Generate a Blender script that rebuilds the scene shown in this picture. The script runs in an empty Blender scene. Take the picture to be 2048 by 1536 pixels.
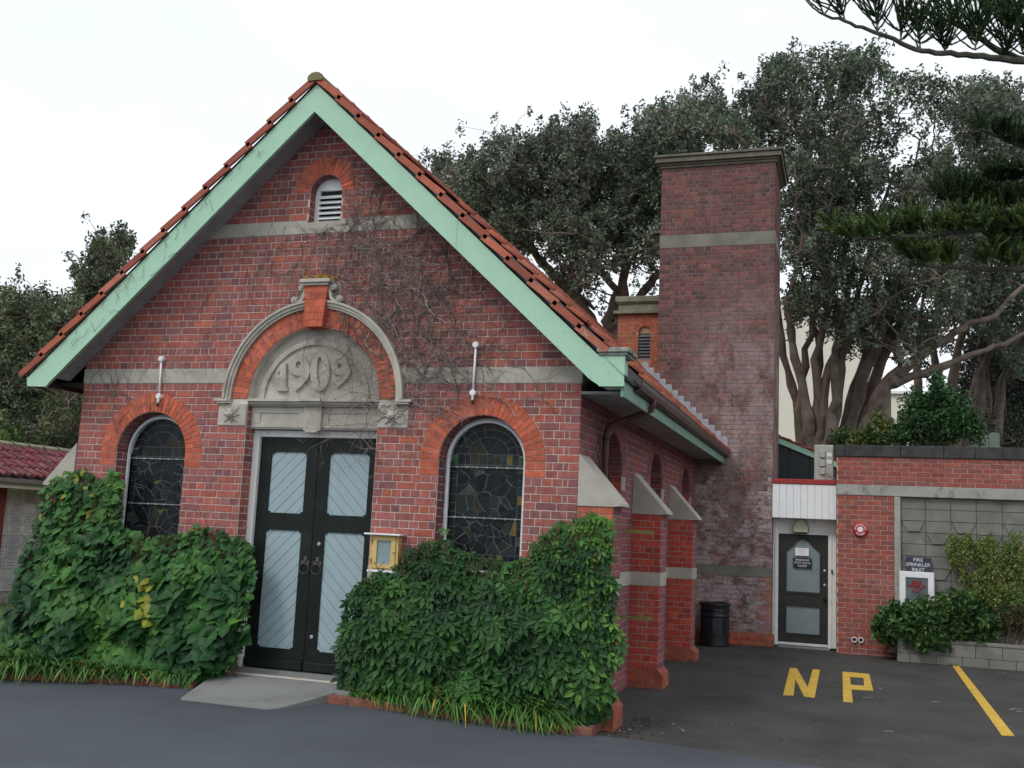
import bpy, math, random
import numpy as np
from mathutils import Vector, Matrix, noise
from mathutils.geometry import tessellate_polygon
random.seed(7); rng = np.random.default_rng(7)
S = bpy.context.scene; COL = S.collection
R_ = math.radians

# ---------------------------------------------------------------- camera, sky, sun, exposure
CP = Vector((9.2311, -10.5157, 1.7252)); FL = 2039.574
CF = Vector((-0.31196282, 0.93949136, 0.14154571)); CR = Vector((0.95009426, 0.30852934, 0.04615778))
CF.normalize(); CR.normalize(); CU = CR.cross(CF).normalized()
cam = bpy.data.objects.new('camera', bpy.data.cameras.new('camera')); COL.objects.link(cam)
M4 = Matrix.Identity(4)
for i in range(3):
    M4[i][0] = CR[i]; M4[i][1] = CU[i]; M4[i][2] = -CF[i]; M4[i][3] = CP[i]
cam.matrix_world = M4; cam.data.sensor_width = 36; cam.data.lens = FL*36/2048
cam.data.clip_start = 0.05; cam.data.clip_end = 2000; S.camera = cam

SUN_EL, SUN_AZ = 48, 207          # light comes from the front left of the gable
w = bpy.data.worlds.new('World'); S.world = w; w.use_nodes = True
nt = w.node_tree; nt.nodes.clear()
out = nt.nodes.new('ShaderNodeOutputWorld'); bg = nt.nodes.new('ShaderNodeBackground')
sky = nt.nodes.new('ShaderNodeTexSky'); sky.sky_type = 'NISHITA'; sky.sun_disc = False
sky.sun_elevation = R_(SUN_EL); sky.sun_rotation = R_(SUN_AZ); sky.air_density = 1.2; sky.dust_density = 2.0
tc = nt.nodes.new('ShaderNodeTexCoord'); mp = nt.nodes.new('ShaderNodeMapping'); mp.inputs['Scale'].default_value = (1.0, 1.0, 2.6)
nz = nt.nodes.new('ShaderNodeTexNoise'); nz.inputs['Scale'].default_value = 1.6; nz.inputs['Detail'].default_value = 7; nz.inputs['Roughness'].default_value = .55
rp = nt.nodes.new('ShaderNodeValToRGB'); rp.color_ramp.elements[0].position = .30; rp.color_ramp.elements[1].position = .55
rp.color_ramp.elements[0].color = (.80, .80, .80, 1); rp.color_ramp.elements[1].color = (1, 1, 1, 1)
mx = nt.nodes.new('ShaderNodeMix'); mx.data_type = 'RGBA'
mx.inputs[7].default_value = (9.7, 10.3, 10.9, 1)
L = nt.links.new
L(tc.outputs['Generated'], mp.inputs[0]); L(mp.outputs[0], nz.inputs['Vector']); L(nz.outputs['Fac'], rp.inputs[0])
L(rp.outputs[0], mx.inputs[0]); L(sky.outputs[0], mx.inputs[6]); L(mx.outputs[2], bg.inputs[0])
bg.inputs[1].default_value = 0.1; L(bg.outputs[0], out.inputs[0])
sun = bpy.data.objects.new('sun', bpy.data.lights.new('sun', 'SUN')); COL.objects.link(sun)
sun.data.energy = 1.15; sun.data.angle = R_(16); sun.data.color = (1, .96, .9)
sd = Vector((math.sin(R_(SUN_AZ))*math.cos(R_(SUN_EL)), math.cos(R_(SUN_AZ))*math.cos(R_(SUN_EL)), math.sin(R_(SUN_EL))))
sun.rotation_euler = sd.to_track_quat('Z', 'Y').to_euler(); sun.location = (-10, -30, 40)
S.view_settings.view_transform = 'Standard'; S.view_settings.look = 'None'
S.view_settings.exposure = 0.06; S.view_settings.gamma = 1; S.view_settings.use_curve_mapping = False

# ---------------------------------------------------------------- helpers
def ray(px, py): return CF + CR*((px-1024)/FL) - CU*((py-768)/FL)
def atw(px, py, d): return CP + ray(px, py)*d          # a survey sight line, d metres out
def atY(px, py, Y): r = ray(px, py); return CP + r*((Y-CP.y)/r.y)
def atZ(px, py, Z): r = ray(px, py); return CP + r*((Z-CP.z)/r.z)
def px_of(p): d = Vector(p)-CP; k = d.dot(CF); return 1024+FL*d.dot(CR)/k, 768-FL*d.dot(CU)/k
WL = {}
def wloc(o): return WL.get(o.name, Vector((0, 0, 0))) if o else Vector((0, 0, 0))
def tag(o, label=None, cat=None, group=None, kind=None):
    if label: o['label'] = label
    if cat: o['category'] = cat
    if group: o['group'] = group
    if kind: o['kind'] = kind
    return o
def place(o, world, parent):
    world = Vector(world); o.location = world - wloc(parent)
    if parent: o.parent = parent
    COL.objects.link(o); WL[o.name] = world
    return o
def thing(name, loc, label, cat, group=None):
    return tag(place(bpy.data.objects.new(name, None), loc, None), label, cat, group)
class MB:
    def __init__(s): s.v = []; s.f = []; s.c = []
    def add(s, vs, fs, col=(.5, .5, .5)):
        n = len(s.v); s.v += [tuple(v) for v in vs]; s.f += [tuple(n+i for i in f) for f in fs]; s.c += [col]*len(fs)
    def box(s, a, b, col=(.5, .5, .5)):
        x0, y0, z0 = a; x1, y1, z1 = b
        s.add([(x0,y0,z0),(x1,y0,z0),(x1,y1,z0),(x0,y1,z0),(x0,y0,z1),(x1,y0,z1),(x1,y1,z1),(x0,y1,z1)],
              [(0,3,2,1),(4,5,6,7),(0,1,5,4),(1,2,6,5),(2,3,7,6),(3,0,4,7)], col); return s
    def bbox(s, a, b, e=.006, col=(.5,.5,.5)):           # box with chamfered edges (8 corners cut)
        a = Vector(a); b = Vector(b); pts = []
        for i in range(8):
            c = [(a, b)[i >> k & 1][k] for k in range(3)]; sg = [(1, -1)[i >> k & 1] for k in range(3)]
            for k in range(3):
                q = list(c)
                for m in range(3):
                    if m != k: q[m] += sg[m]*e
                pts.append(q)
        s.hull(pts, col); return s
    def hull(s, pts, col=(.5,.5,.5)):
        import bmesh
        bm = bmesh.new()
        for p in pts: bm.verts.new(p)
        bmesh.ops.convex_hull(bm, input=bm.verts)
        bm.verts.index_update()
        s.add([v.co[:] for v in bm.verts], [[v.index for v in f.verts] for f in bm.faces], col); bm.free()
    def prism(s, loops, fn, d0, d1, col=(.5,.5,.5), back=True):   # loops in (u,z); fn(u,z,d)->xyz; d1 is the front
        if not isinstance(loops[0][0], (tuple, list)): loops = [loops]
        flat = [p for l in loops for p in l]; n = len(flat)
        tr = tessellate_polygon([[Vector((p[0], p[1], 0)) for p in l] for l in loops])
        vs = [fn(p[0], p[1], d1) for p in flat]+[fn(p[0], p[1], d0) for p in flat]
        fs = []
        for t in tr:
            a, b, c = t
            ar = (flat[b][0]-flat[a][0])*(flat[c][1]-flat[a][1])-(flat[b][1]-flat[a][1])*(flat[c][0]-flat[a][0])
            if ar < 0: t = t[::-1]
            fs.append(tuple(t))
            if back: fs.append(tuple(i+n for i in t[::-1]))
        k = 0
        for l in loops:
            m = len(l)
            for i in range(m): j = (i+1) % m; fs.append((k+i, k+i+n, k+j+n, k+j))
            k += m
        s.add(vs, fs, col); return s
    def tube(s, path, rad, n=6, col=(.5,.5,.5), cap=True):
        path = [Vector(p) for p in path]
        if not isinstance(rad, (list, tuple)): rad = [rad]*len(path)
        vs = []; fs = []; up = Vector((.31, .2, .93))
        for i, p in enumerate(path):
            t = path[min(i+1, len(path)-1)]-path[max(i-1, 0)]
            if t.length < 1e-9: t = Vector((0, 0, 1))
            t.normalize(); a = t.cross(up)
            if a.length < 1e-3: a = t.cross(Vector((1, 0, 0)))
            a.normalize(); b = t.cross(a); up = a.cross(t)
            for k in range(n):
                an = 2*math.pi*k/n; vs.append(p+(a*math.cos(an)+b*math.sin(an))*rad[i])
        for i in range(len(path)-1):
            for k in range(n):
                k2 = (k+1) % n; fs.append((i*n+k, i*n+k2, (i+1)*n+k2, (i+1)*n+k))
        if cap: fs.append(tuple(range(n))[::-1]); fs.append(tuple((len(path)-1)*n+k for k in range(n)))
        s.add(vs, fs, col); return s
    def lathe(s, prof, c, n=24, col=(.5,.5,.5), axis='z'):
        vs = []; fs = []
        for r, h in prof:
            for k in range(n):
                a = 2*math.pi*k/n; x, y = r*math.cos(a), r*math.sin(a)
                vs.append((c[0]+x, c[1]+y, c[2]+h) if axis == 'z' else (c[0]+x, c[1]-h, c[2]+y))
        for i in range(len(prof)-1):
            for k in range(n):
                k2 = (k+1) % n; fs.append((i*n+k, i*n+k2, (i+1)*n+k2, (i+1)*n+k))
        s.add(vs, fs, col); return s
    def build(s, name, mat, parent=None, smooth=False, center=None):
        c = Vector(center) if center is not None else wloc(parent)
        me = bpy.data.meshes.new(name)
        me.from_pydata([(v[0]-c.x, v[1]-c.y, v[2]-c.z) for v in s.v], [], s.f)
        at = me.attributes.new('tint', 'FLOAT_COLOR', 'FACE')
        if s.c: at.data.foreach_set('color', np.array([tuple(q)[:3]+(1,) for q in s.c], dtype=np.float32).ravel())
        me.materials.append(mat)
        if smooth: me.polygons.foreach_set('use_smooth', [True]*len(me.polygons))
        me.update()
        return place(bpy.data.objects.new(name, me), c, parent)
def np_mesh(name, V, Fq, Cc, mat, parent=None, center=(0, 0, 0)):      # big foliage meshes: V (n,3), Fq (m,k), Cc (m,3)
    me = bpy.data.meshes.new(name); c = np.array(center)
    n, m, k = len(V), len(Fq), Fq.shape[1]
    me.vertices.add(n); me.vertices.foreach_set('co', (V-c).astype(np.float32).ravel())
    me.loops.add(m*k); me.loops.foreach_set('vertex_index', Fq.astype(np.int32).ravel())
    me.polygons.add(m); me.polygons.foreach_set('loop_start', np.arange(0, m*k, k, dtype=np.int32))
    me.polygons.foreach_set('loop_total', np.full(m, k, dtype=np.int32))
    at = me.attributes.new('tint', 'FLOAT_COLOR', 'FACE')
    at.data.foreach_set('color', np.hstack([Cc, np.ones((m, 1))]).astype(np.float32).ravel())
    me.materials.append(mat); me.update(calc_edges=True); me.validate()
    return place(bpy.data.objects.new(name, me), center, parent)
def copy_of(o, name, world, parent, rot=None, scale=None):
    c = o.copy(); c.name = name; c.parent = parent; world = Vector(world); c.location = world-wloc(parent)
    if rot is not None: c.rotation_euler = rot
    if scale is not None: c.scale = scale
    COL.objects.link(c); WL[c.name] = world
    return c

# ---------------------------------------------------------------- materials
def mat(name, col=(.5,.5,.5), rough=.8, tint=False, var=.12, vscale=6, bump=.0, bscale=60, spec=.3, metal=0,
        stain=None, stain2=None, trans=0, coat=0, fine=0):
    m = bpy.data.materials.new(name); m.use_nodes = True; t = m.node_tree; N = t.nodes; K = t.links.new
    b = N['Principled BSDF']; b.inputs['Roughness'].default_value = rough; b.inputs['Metallic'].default_value = metal
    b.inputs['Specular IOR Level'].default_value = spec; b.inputs['Coat Weight'].default_value = coat
    geo = N.new('ShaderNodeNewGeometry')
    def noi(sc, det=5, ro=.6, vec=None):
        n = N.new('ShaderNodeTexNoise'); n.inputs['Scale'].default_value = sc; n.inputs['Detail'].default_value = det
        n.inputs['Roughness'].default_value = ro; K(vec or geo.outputs['Position'], n.inputs['Vector']); return n.outputs['Fac']
    def mixc(fac, a, bb, mode='MIX'):
        x = N.new('ShaderNodeMix'); x.data_type = 'RGBA'; x.blend_type = mode
        if isinstance(fac, float): x.inputs[0].default_value = fac
        else: K(fac, x.inputs[0])
        for q, i in ((a, 6), (bb, 7)):
            if isinstance(q, (tuple, list)): x.inputs[i].default_value = tuple(q)[:3]+(1,)
            else: K(q, x.inputs[i])
        return x.outputs[2]
    def ramp(fac, p0, p1, a=0., c=1.):
        r = N.new('ShaderNodeMapRange'); r.inputs[1].default_value = p0; r.inputs[2].default_value = p1
        r.inputs[3].default_value = a; r.inputs[4].default_value = c; r.interpolation_type = 'SMOOTHSTEP'; K(fac, r.inputs[0]); return r.outputs[0]
    if tint:
        a = N.new('ShaderNodeAttribute'); a.attribute_name = 'tint'; c = a.outputs['Color']
    else: c = tuple(col)+(1,)
    v = ramp(noi(vscale), .25, .75, 1-var, 1+var)
    hs = N.new('ShaderNodeHueSaturation'); K(v, hs.inputs['Value'])
    if isinstance(c, tuple): hs.inputs['Color'].default_value = c
    else: K(c, hs.inputs['Color'])
    c = hs.outputs[0]
    if fine:
        c = mixc(ramp(noi(140, 2), .3, .7, 0., fine), c, (.75, .72, .7), 'MULTIPLY')
        if fine > .6: c = mixc(ramp(noi(48, 3, .8), .60, .72, 0., .5), c, (.17, .17, .17)); c = mixc(ramp(noi(34, 3, .8), .60, .72, 0., .55), c, (.022, .022, .023))
    for st in (stain, stain2):
        if st:   # dict(color, scale, lo, hi, amt, sx,sy,sz, zlo,zhi)
            mpn = N.new('ShaderNodeMapping'); mpn.inputs['Scale'].default_value = st.get('s', (1, 1, 1)); K(geo.outputs['Position'], mpn.inputs[0])
            f = ramp(noi(st['scale'], 8, st.get('ro', .65), mpn.outputs[0]), st['lo'], st['hi'], 0., st['amt'])
            if 'z' in st:
                sp = N.new('ShaderNodeSeparateXYZ'); K(geo.outputs['Position'], sp.inputs[0])
                zz = ramp(sp.outputs['Z'], st['z'][0], st['z'][1], 0., 1.)
                mu = N.new('ShaderNodeMath'); mu.operation = 'MULTIPLY'; K(f, mu.inputs[0]); K(zz, mu.inputs[1]); f = mu.outputs[0]
            if 'x' in st:
                sp = N.new('ShaderNodeSeparateXYZ'); K(geo.outputs['Position'], sp.inputs[0])
                zz = ramp(sp.outputs['X'], st['x'][0], st['x'][1], 0., 1.)
                mu = N.new('ShaderNodeMath'); mu.operation = 'MULTIPLY'; K(f, mu.inputs[0]); K(zz, mu.inputs[1]); f = mu.outputs[0]
            c = mixc(f, c, st['color'])
    K(c, b.inputs['Base Color'])
    if bump:
        bp = N.new('ShaderNodeBump'); bp.inputs['Strength'].default_value = bump; bp.inputs['Distance'].default_value = .01
        K(noi(bscale, 6, .7), bp.inputs['Height']); K(bp.outputs[0], b.inputs['Normal'])
    if trans:
        tr = N.new('ShaderNodeBsdfTranslucent'); K(c, tr.inputs[0]); ms = N.new('ShaderNodeMixShader'); ms.inputs[0].default_value = trans
        K(b.outputs[0], ms.inputs[1]); K(tr.outputs[0], ms.inputs[2]); K(ms.outputs[0], N['Material Output'].inputs[0])
    return m
soot = dict(color=(.08, .06, .055), scale=1.1, lo=.5, hi=.75, amt=.35)
brickM = mat('brick_face', tint=True, rough=.88, var=.22, vscale=14, bump=.35, bscale=90, fine=.35, stain=dict(color=(.30, .24, .22), scale=2.2, lo=.52, hi=.8, amt=.35))
mortarM = mat('mortar', (.40, .35, .31), .95, bump=.5, bscale=120, var=.25, vscale=3, stain=dict(color=(.22, .17, .15), scale=1.5, lo=.45, hi=.7, amt=.5))
pmortarM = mat('pale_mortar', (.60, .53, .475), .95, bump=.5, bscale=120, var=.2, vscale=5)
chimM = mat('chimney_brick', tint=True, rough=.92, var=.25, vscale=10, bump=.5, bscale=70, fine=.4,
            stain=dict(color=(.42, .34, .33), scale=2.6, lo=.38, hi=.62, amt=.68, s=(1, 1, .6), z=(7.3, 4.6), x=(5.9, 7.0), ro=.82),
            stain2=dict(color=(.10, .095, .085), scale=7.0, lo=.57, hi=.63, amt=.75, z=(1.5, 3.2), ro=.85))
chimLM = mat('chimney_brick_whitened', tint=True, rough=.92, var=.25, vscale=10, bump=.5, bscale=70, fine=.4,
            stain=dict(color=(.48, .41, .41), scale=4.2, lo=.40, hi=.58, amt=.8, s=(1, 1, 1.5), ro=.8))
chimMort = mat('chimney_mortar', (.27, .225, .21), .95, bump=.5, bscale=100, var=.3, stain=dict(color=(.45, .42, .41), scale=3, lo=.5, hi=.65, amt=.5, z=(6.9, 4.2)))
concM = mat('rendered_band', (.42, .395, .34), .9, var=.14, vscale=2.5, bump=.3, bscale=50, stain=dict(color=(.22, .21, .18), scale=2.0, lo=.52, hi=.8, amt=.6), stain2=dict(color=(.25, .23, .2), scale=30, lo=.55, hi=.8, amt=.4))
stoneM = mat('carved_stone', (.46, .43, .37), .9, var=.16, vscale=4, bump=.35, bscale=70, stain=dict(color=(.20, .19, .16), scale=3.2, lo=.52, hi=.75, amt=.6), stain2=dict(color=(.14, .13, .12), scale=40, lo=.6, hi=.75, amt=.6))
darkStoneM = mat('mossy_dark_stone', (.155, .15, .115), .92, var=.25, vscale=4, bump=.5, bscale=60, stain=dict(color=(.10, .09, .06), scale=3, lo=.45, hi=.7, amt=.6))
greenM = mat('pale_green_paint', (.40, .63, .47), .5, var=.05, vscale=3, bump=.08, bscale=30, stain=dict(color=(.16, .25, .18), scale=22, lo=.62, hi=.72, amt=.6), stain2=dict(color=(.7, .75, .68), scale=14, lo=.70, hi=.74, amt=.8))
greenDM = mat('fascia_green_shaded', (.18, .31, .245), .5, var=.08, vscale=3, stain=dict(color=(.12, .17, .14), scale=5, lo=.5, hi=.75, amt=.6))  # bargeboard green darkened: the side's shading is mixed into the colour
tileM = mat('terracotta_tile', tint=True, rough=.75, var=.2, vscale=8, bump=.25, bscale=60, stain=dict(color=(.42, .40, .34), scale=7, lo=.62, hi=.72, amt=.7), stain2=dict(color=(.10, .06, .05), scale=4, lo=.52, hi=.75, amt=.5))
blackM = mat('tar_black', (.02, .022, .022), .7, stain=dict(color=(.25, .25, .23), scale=40, lo=.66, hi=.72, amt=.8))
soffM = mat('weathered_grey_soffit', (.30, .29, .29), .9, var=.2, vscale=6, bump=.3, bscale=30)
doorM = mat('blackish_green_paint', (.010, .015, .013), .42, var=.3, vscale=5, spec=.22, stain=dict(color=(.05, .055, .05), scale=3, lo=.55, hi=.8, amt=.3))
panelM = mat('pale_blue_grey_paint', (.33, .43, .465), .45, var=.05, vscale=4, stain=dict(color=(.22, .30, .33), scale=2, lo=.5, hi=.8, amt=.4))
whiteM = mat('white_paint', (.82, .82, .80), .5, var=.05, stain=dict(color=(.35, .30, .26), scale=9, lo=.60, hi=.72, amt=.6))
cleanWhiteM = mat('clean_white_paint', (.80, .81, .82), .45, var=.03, stain=dict(color=(.5, .48, .45), scale=5, lo=.62, hi=.8, amt=.4))
frameM = mat('greyish_white_paint', (.78, .80, .82), .55, var=.1, stain=dict(color=(.16, .13, .11), scale=24, lo=.62, hi=.7, amt=.8))
glassM = mat('old_coloured_glass', tint=True, rough=.22, var=.4, vscale=14, spec=.16, bump=.5, bscale=9)
leadM = mat('lead_came', (.145, .155, .16), .6, var=.2)
metalM = mat('galvanised_metal', (.42, .44, .46), .45, metal=.6, var=.1)
flashM = mat('lead_flashing', (.34, .36, .39), .6, metal=.2, var=.12, vscale=7)
ironM = mat('black_iron', (.03, .028, .026), .5, metal=.6)
gutM = mat('brown_gutter_paint', (.055, .03, .026), .4, var=.2, spec=.5)
pipeM = mat('brown_downpipe_paint', (.085, .035, .028), .5, var=.2)
yellowBoxM = mat('yellow_varnished_timber', (.62, .44, .17), .6, var=.12, vscale=9, stain=dict(color=(.3, .2, .1), scale=16, lo=.58, hi=.7, amt=.5))
blueGlassM = mat('frosted_case_glass', (.24, .33, .34), .15, var=.1, spec=.5)
asphM = mat('asphalt', (.070, .068, .066), .9, var=.2, vscale=1.2, bump=1.0, bscale=120, fine=.8, stain=dict(color=(.028, .028, .028), scale=.9, lo=.48, hi=.72, amt=.6), stain2=dict(color=(.10, .105, .11), scale=.55, lo=.55, hi=.8, amt=.55))
roadM = mat('road_seal', (.088, .101, .122), .8, var=.14, vscale=.6, bump=.9, bscale=130, fine=.7, spec=.4, stain=dict(color=(.045, .048, .055), scale=.35, lo=.45, hi=.72, amt=.6, s=(.5, 1.6, 1)), stain2=dict(color=(.11, .12, .135), scale=.5, lo=.52, hi=.8, amt=.5, s=(.5, 1.6, 1)))
apronM = mat('concrete_apron', (.235, .24, .235), .85, var=.1, vscale=2, bump=.35, bscale=90, fine=.3, stain=dict(color=(.12, .12, .115), scale=1.6, lo=.5, hi=.75, amt=.6), stain2=dict(color=(.33, .34, .34), scale=3, lo=.58, hi=.75, amt=.5, s=(.4, 2, 1)))
kerbM = mat('kerb_brick', tint=True, rough=.9, var=.25, vscale=12, bump=.5, bscale=70, stain=dict(color=(.45, .43, .38), scale=16, lo=.62, hi=.68, amt=.85))
soilM = mat('soil', (.045, .032, .022), 1, var=.4, vscale=8, bump=1, bscale=30)
grassM = mat('lawn_grass', (.07, .12, .025), 1, var=.3, vscale=5, bump=1, bscale=90)
bankM = mat('terrace_earth', (.05, .05, .03), 1, var=.4, vscale=1.5, bump=1, bscale=8)
paintYM = mat('yellow_road_paint', (.66, .42, .06), .7, var=.12, vscale=6, fine=.4, stain=dict(color=(.11, .10, .07), scale=30, lo=.55, hi=.68, amt=.85), stain2=dict(color=(.42, .28, .06), scale=5, lo=.45, hi=.7, amt=.7))
barkM = mat('brown_bark', (.18, .14, .115), .95, var=.35, vscale=3, bump=.9, bscale=14, stain=dict(color=(.24, .2, .17), scale=5, lo=.5, hi=.75, amt=.5))
twigM = mat('bare_vine_twig', tint=True, rough=.9, var=.25, vscale=8)
leafM = mat('tree_leaf', tint=True, rough=.5, var=.2, vscale=2, spec=.35, trans=.16)
ivyM = mat('creeper_leaf', tint=True, rough=.5, var=.22, vscale=9, spec=.22, trans=.2)
pineM = mat('pine_foliage', tint=True, rough=.6, var=.3, vscale=6, trans=.1)
blockM = mat('concrete_block', (.225, .22, .20), .92, var=.14, vscale=3, bump=.5, bscale=80, fine=.4, stain=dict(color=(.11, .11, .10), scale=1.8, lo=.5, hi=.75, amt=.6), stain2=dict(color=(.33, .33, .30), scale=2.6, lo=.58, hi=.72, amt=.5))
copingM = mat('black_stained_coping', (.055, .057, .057), .9, var=.3, vscale=5, bump=.5, bscale=60, stain=dict(color=(.16, .16, .15), scale=3, lo=.55, hi=.75, amt=.6))
beamM = mat('streaked_concrete_beam', (.36, .35, .32), .9, var=.15, vscale=3, bump=.4, bscale=60, stain=dict(color=(.13, .13, .12), scale=3.5, lo=.5, hi=.66, amt=.8, s=(1, 1, .5)))
binM = mat('black_cast_bin', (.012, .013, .018), .35, var=.3, spec=.5, stain=dict(color=(.07, .07, .07), scale=12, lo=.55, hi=.75, amt=.4))
redM = mat('red_plastic', (.50, .015, .03), .35, var=.05, spec=.5)
redTrimM = mat('dark_red_metal', (.33, .035, .035), .45, var=.08)
navyM = mat('dark_navy_sign', (.045, .05, .085), .5, var=.05)
blackSignM = mat('black_sign', (.02, .02, .028), .5)
letterM = mat('white_lettering', (.75, .75, .75), .6, var=.02)
redLetterM = mat('red_lettering', (.30, .02, .03), .6, var=.02)
paleDoorM = mat('grey_door_panel', (.215, .265, .275), .5, var=.05)
doorBlackM = mat('worn_black_door', (.03, .03, .027), .5, var=.2, stain=dict(color=(.07, .065, .06), scale=9, lo=.55, hi=.8, amt=.5))
boxM = mat('cream_grey_meter_box', (.40, .40, .36), .55, var=.06)
lampGlassM = mat('cream_lamp_glass', (.50, .49, .36), .4, var=.05)
creamM = mat('cream_render', (.72, .69, .58), .8, var=.04)
darkCladM = mat('dark_grey_cladding', (.035, .042, .045), .6, var=.15)
plaqueM = mat('pale_stone_plaque', tint=True, rough=.6, var=.06)
hutTileM = mat('weathered_red_tile', tint=True, rough=.75, var=.25, vscale=7, stain=dict(color=(.2, .19, .14), scale=3.5, lo=.58, hi=.68, amt=.7))
lichenM = mat('lichen_ridge', (.28, .28, .20), .95, var=.3, vscale=10, bump=.8, bscale=40)
graveM = mat('grey_green_headstone', (.17, .20, .18), .85, var=.15)
goldM = mat('ochre_lichen', (.36, .22, .02), 1, var=.3, vscale=30, bump=1, bscale=80)
litterM = mat('dead_leaf', tint=True, rough=.9, var=.2)

# ---------------------------------------------------------------- ground
def sm(a, b, x): t = min(1, max(0, (x-a)/(b-a))); return t*t*(3-2*t)
def G(x, y):
    g = -.2-.045*sm(4, 7, x)+.013*min(max(0, y), 9)*sm(5, 7, x)
    if x < -.6: g += .0+.2*sm(-.6, -2.0, x)*sm(.2, 2.5, y)
    return g
def sheet(name, xs, ys, dz, m, keep=None, fn=G):
    mb = MB(); idx = {}
    for i, x in enumerate(xs):
        for j, y in enumerate(ys): idx[i, j] = len(mb.v); mb.v.append((x, y, fn(x, y)+dz))
    for i in range(len(xs)-1):
        for j in range(len(ys)-1):
            if keep is None or keep((xs[i]+xs[i+1])/2, (ys[j]+ys[j+1])/2): mb.f.append((idx[i,j], idx[i+1,j], idx[i+1,j+1], idx[i,j+1])); mb.c.append((.5,.5,.5))
    return mb.build(name, m)
big = [-400, -150, -60, -30, -18, -12, -8, -5, -3.5, -2.5, -2, -1.6, -1.2, -.8, -.6, 0, 1, 2, 3, 4, 4.6, 5.2, 5.8, 6.4, 7, 8, 10, 12, 16, 24, 40, 80, 200, 400]
bigy = [-400, -100, -40, -20, -12, -8, -6, -4, -3, -2, -1, 0, .2, .7, 1.2, 1.7, 2.2, 2.7, 4, 6, 8, 9, 10, 14, 20, 40, 80, 200, 500]
tag(sheet('ground', big, bigy, -.03, bankM), kind='structure')
fx = [-60, -30, -12, -6, -3, -2, -1, 0, 1, 2, 3, 4, 4.5, 5, 5.5, 6, 6.5, 7, 7.5, 8, 9, 10, 11, 12, 13.5, 16, 24, 40]
tag(sheet('car_park', [x for x in fx if x >= 5], [-12, -6, -3, -1.5, -1, -.5, 0, 1, 2, 3, 4, 5, 6, 7, 8, 9, 9.3], 0, asphM), kind='structure')
def road_line(x): return -.28-.34*sm(6.9, 9.4, x)-.02*(x-9.4 if x > 9.4 else 0)
mb = MB()
rx = sorted(fx+[6.75, 7.2, 7.8, 8.4, 8.8, 9.4])
rows = [-60, -30, -14, -8, -5, -3, -2, -1.4]
for i, x in enumerate(rx):
    for y in rows: mb.v.append((x, y, G(x, y)+.004))
    yl = road_line(x) if x > 6.5 else (-.3)
    mb.v.append((x, yl, G(x, yl)+.004))
nn = len(rows)+1
for i in range(len(rx)-1):
    for j in range(nn-1): a = i*nn+j; mb.f.append((a, a+nn, a+nn+1, a+1)); mb.c.append((.5,)*3)
tag(mb.build('road', roadM), kind='structure')
tag(sheet('lawn', [-30, -14, -9, -6, -4, -3, -2.4, -2, -1.6, -1.2, -.8, -.5], [-.35, 0, .4, .8, 1.2, 1.6, 2, 2.6, 4, 6, 9, 14, 20], .006, grassM), kind='structure')
# concrete apron in front of the doors
ap = [(2.36, -.28), (2.56, -1.0), (3.0, -1.02), (3.66, -1.03), (3.86, -.62), (4.0, -.33), (4.14, -.28), (4.14, .3), (2.42, .3)]
mb = MB()
def apf(u, v, d): return Vector((u, v, max(G(u, v), -.2)+.012+(.185*sm(-.9, .25, v))+d))
def grid_poly(mb, poly, fn, d, n=16):
    xs = np.linspace(min(p[0] for p in poly), max(p[0] for p in poly), n+1); ys = np.linspace(min(p[1] for p in poly), max(p[1] for p in poly), n+1)
    for i in range(n):
        for j in range(n):
            q = [(xs[i], ys[j]), (xs[i+1], ys[j]), (xs[i+1], ys[j+1]), (xs[i], ys[j+1])]
            q = clip_poly(q, poly)
            if len(q) > 2: mb.add([fn(a, b, d) for a, b in q], [tuple(range(len(q)))])
def half(poly, a, b):            # keep the part of poly left of the line a->b
    o = []; n = len(poly)
    def sd_(p): return (b[0]-a[0])*(p[1]-a[1])-(b[1]-a[1])*(p[0]-a[0])
    for i in range(n):
        p, q = poly[i], poly[(i+1) % n]; s1, s2 = sd_(p), sd_(q)
        if s1 >= 0: o.append(p)
        if (s1 > 0) != (s2 > 0) and abs(s1-s2) > 1e-12:
            t = s1/(s1-s2); o.append((p[0]+(q[0]-p[0])*t, p[1]+(q[1]-p[1])*t))
    return o
def clip_poly(poly, by):
    for i in range(len(by)):
        if len(poly) < 3: return []
        poly = half(poly, by[i], by[(i+1) % len(by)])
    return poly
def area(p): return abs(sum(p[i][0]*p[(i+1) % len(p)][1]-p[(i+1) % len(p)][0]*p[i][1] for i in range(len(p))))/2
def interp(y, T): 
    for (y0, x0), (y1, x1) in zip(T, T[1:]):
        if y <= y1: return x0+(x1-x0)*(y-y0)/(y1-y0)
    return T[-1][1]
LT = [(-1.06, 2.62), (-1.0, 2.56), (-.75, 2.49), (-.28, 2.38), (-.27, 2.42), (.3, 2.42)]; RTt = [(-1.06, 3.62), (-.95, 3.72), (-.62, 3.86), (-.36, 3.96), (-.28, 3.99), (-.27, 4.14), (.3, 4.14)]
yy_ = [-1.06, -1.0, -.95, -.85, -.75, -.62, -.5, -.36, -.28, -.27, -.15, 0, .15, .3]; vs = []; NX = 8
for y in yy_:
    a, b = interp(y, LT), interp(y, RTt)
    for i in range(NX+1): x = a+(b-a)*i/NX; vs.append((x, y, G(x, y)+.010+.186*max(0, (y+1.06)/1.34)**1.25))
fs = [(r_*(NX+1)+i, r_*(NX+1)+i+1, (r_+1)*(NX+1)+i+1, (r_+1)*(NX+1)+i) for r_ in range(len(yy_)-1) for i in range(NX)]
mb.add(vs, fs)
edge = [r_*(NX+1) for r_ in range(len(yy_))][::-1]+list(range(NX+1))+[r_*(NX+1)+NX for r_ in range(len(yy_))]
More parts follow.
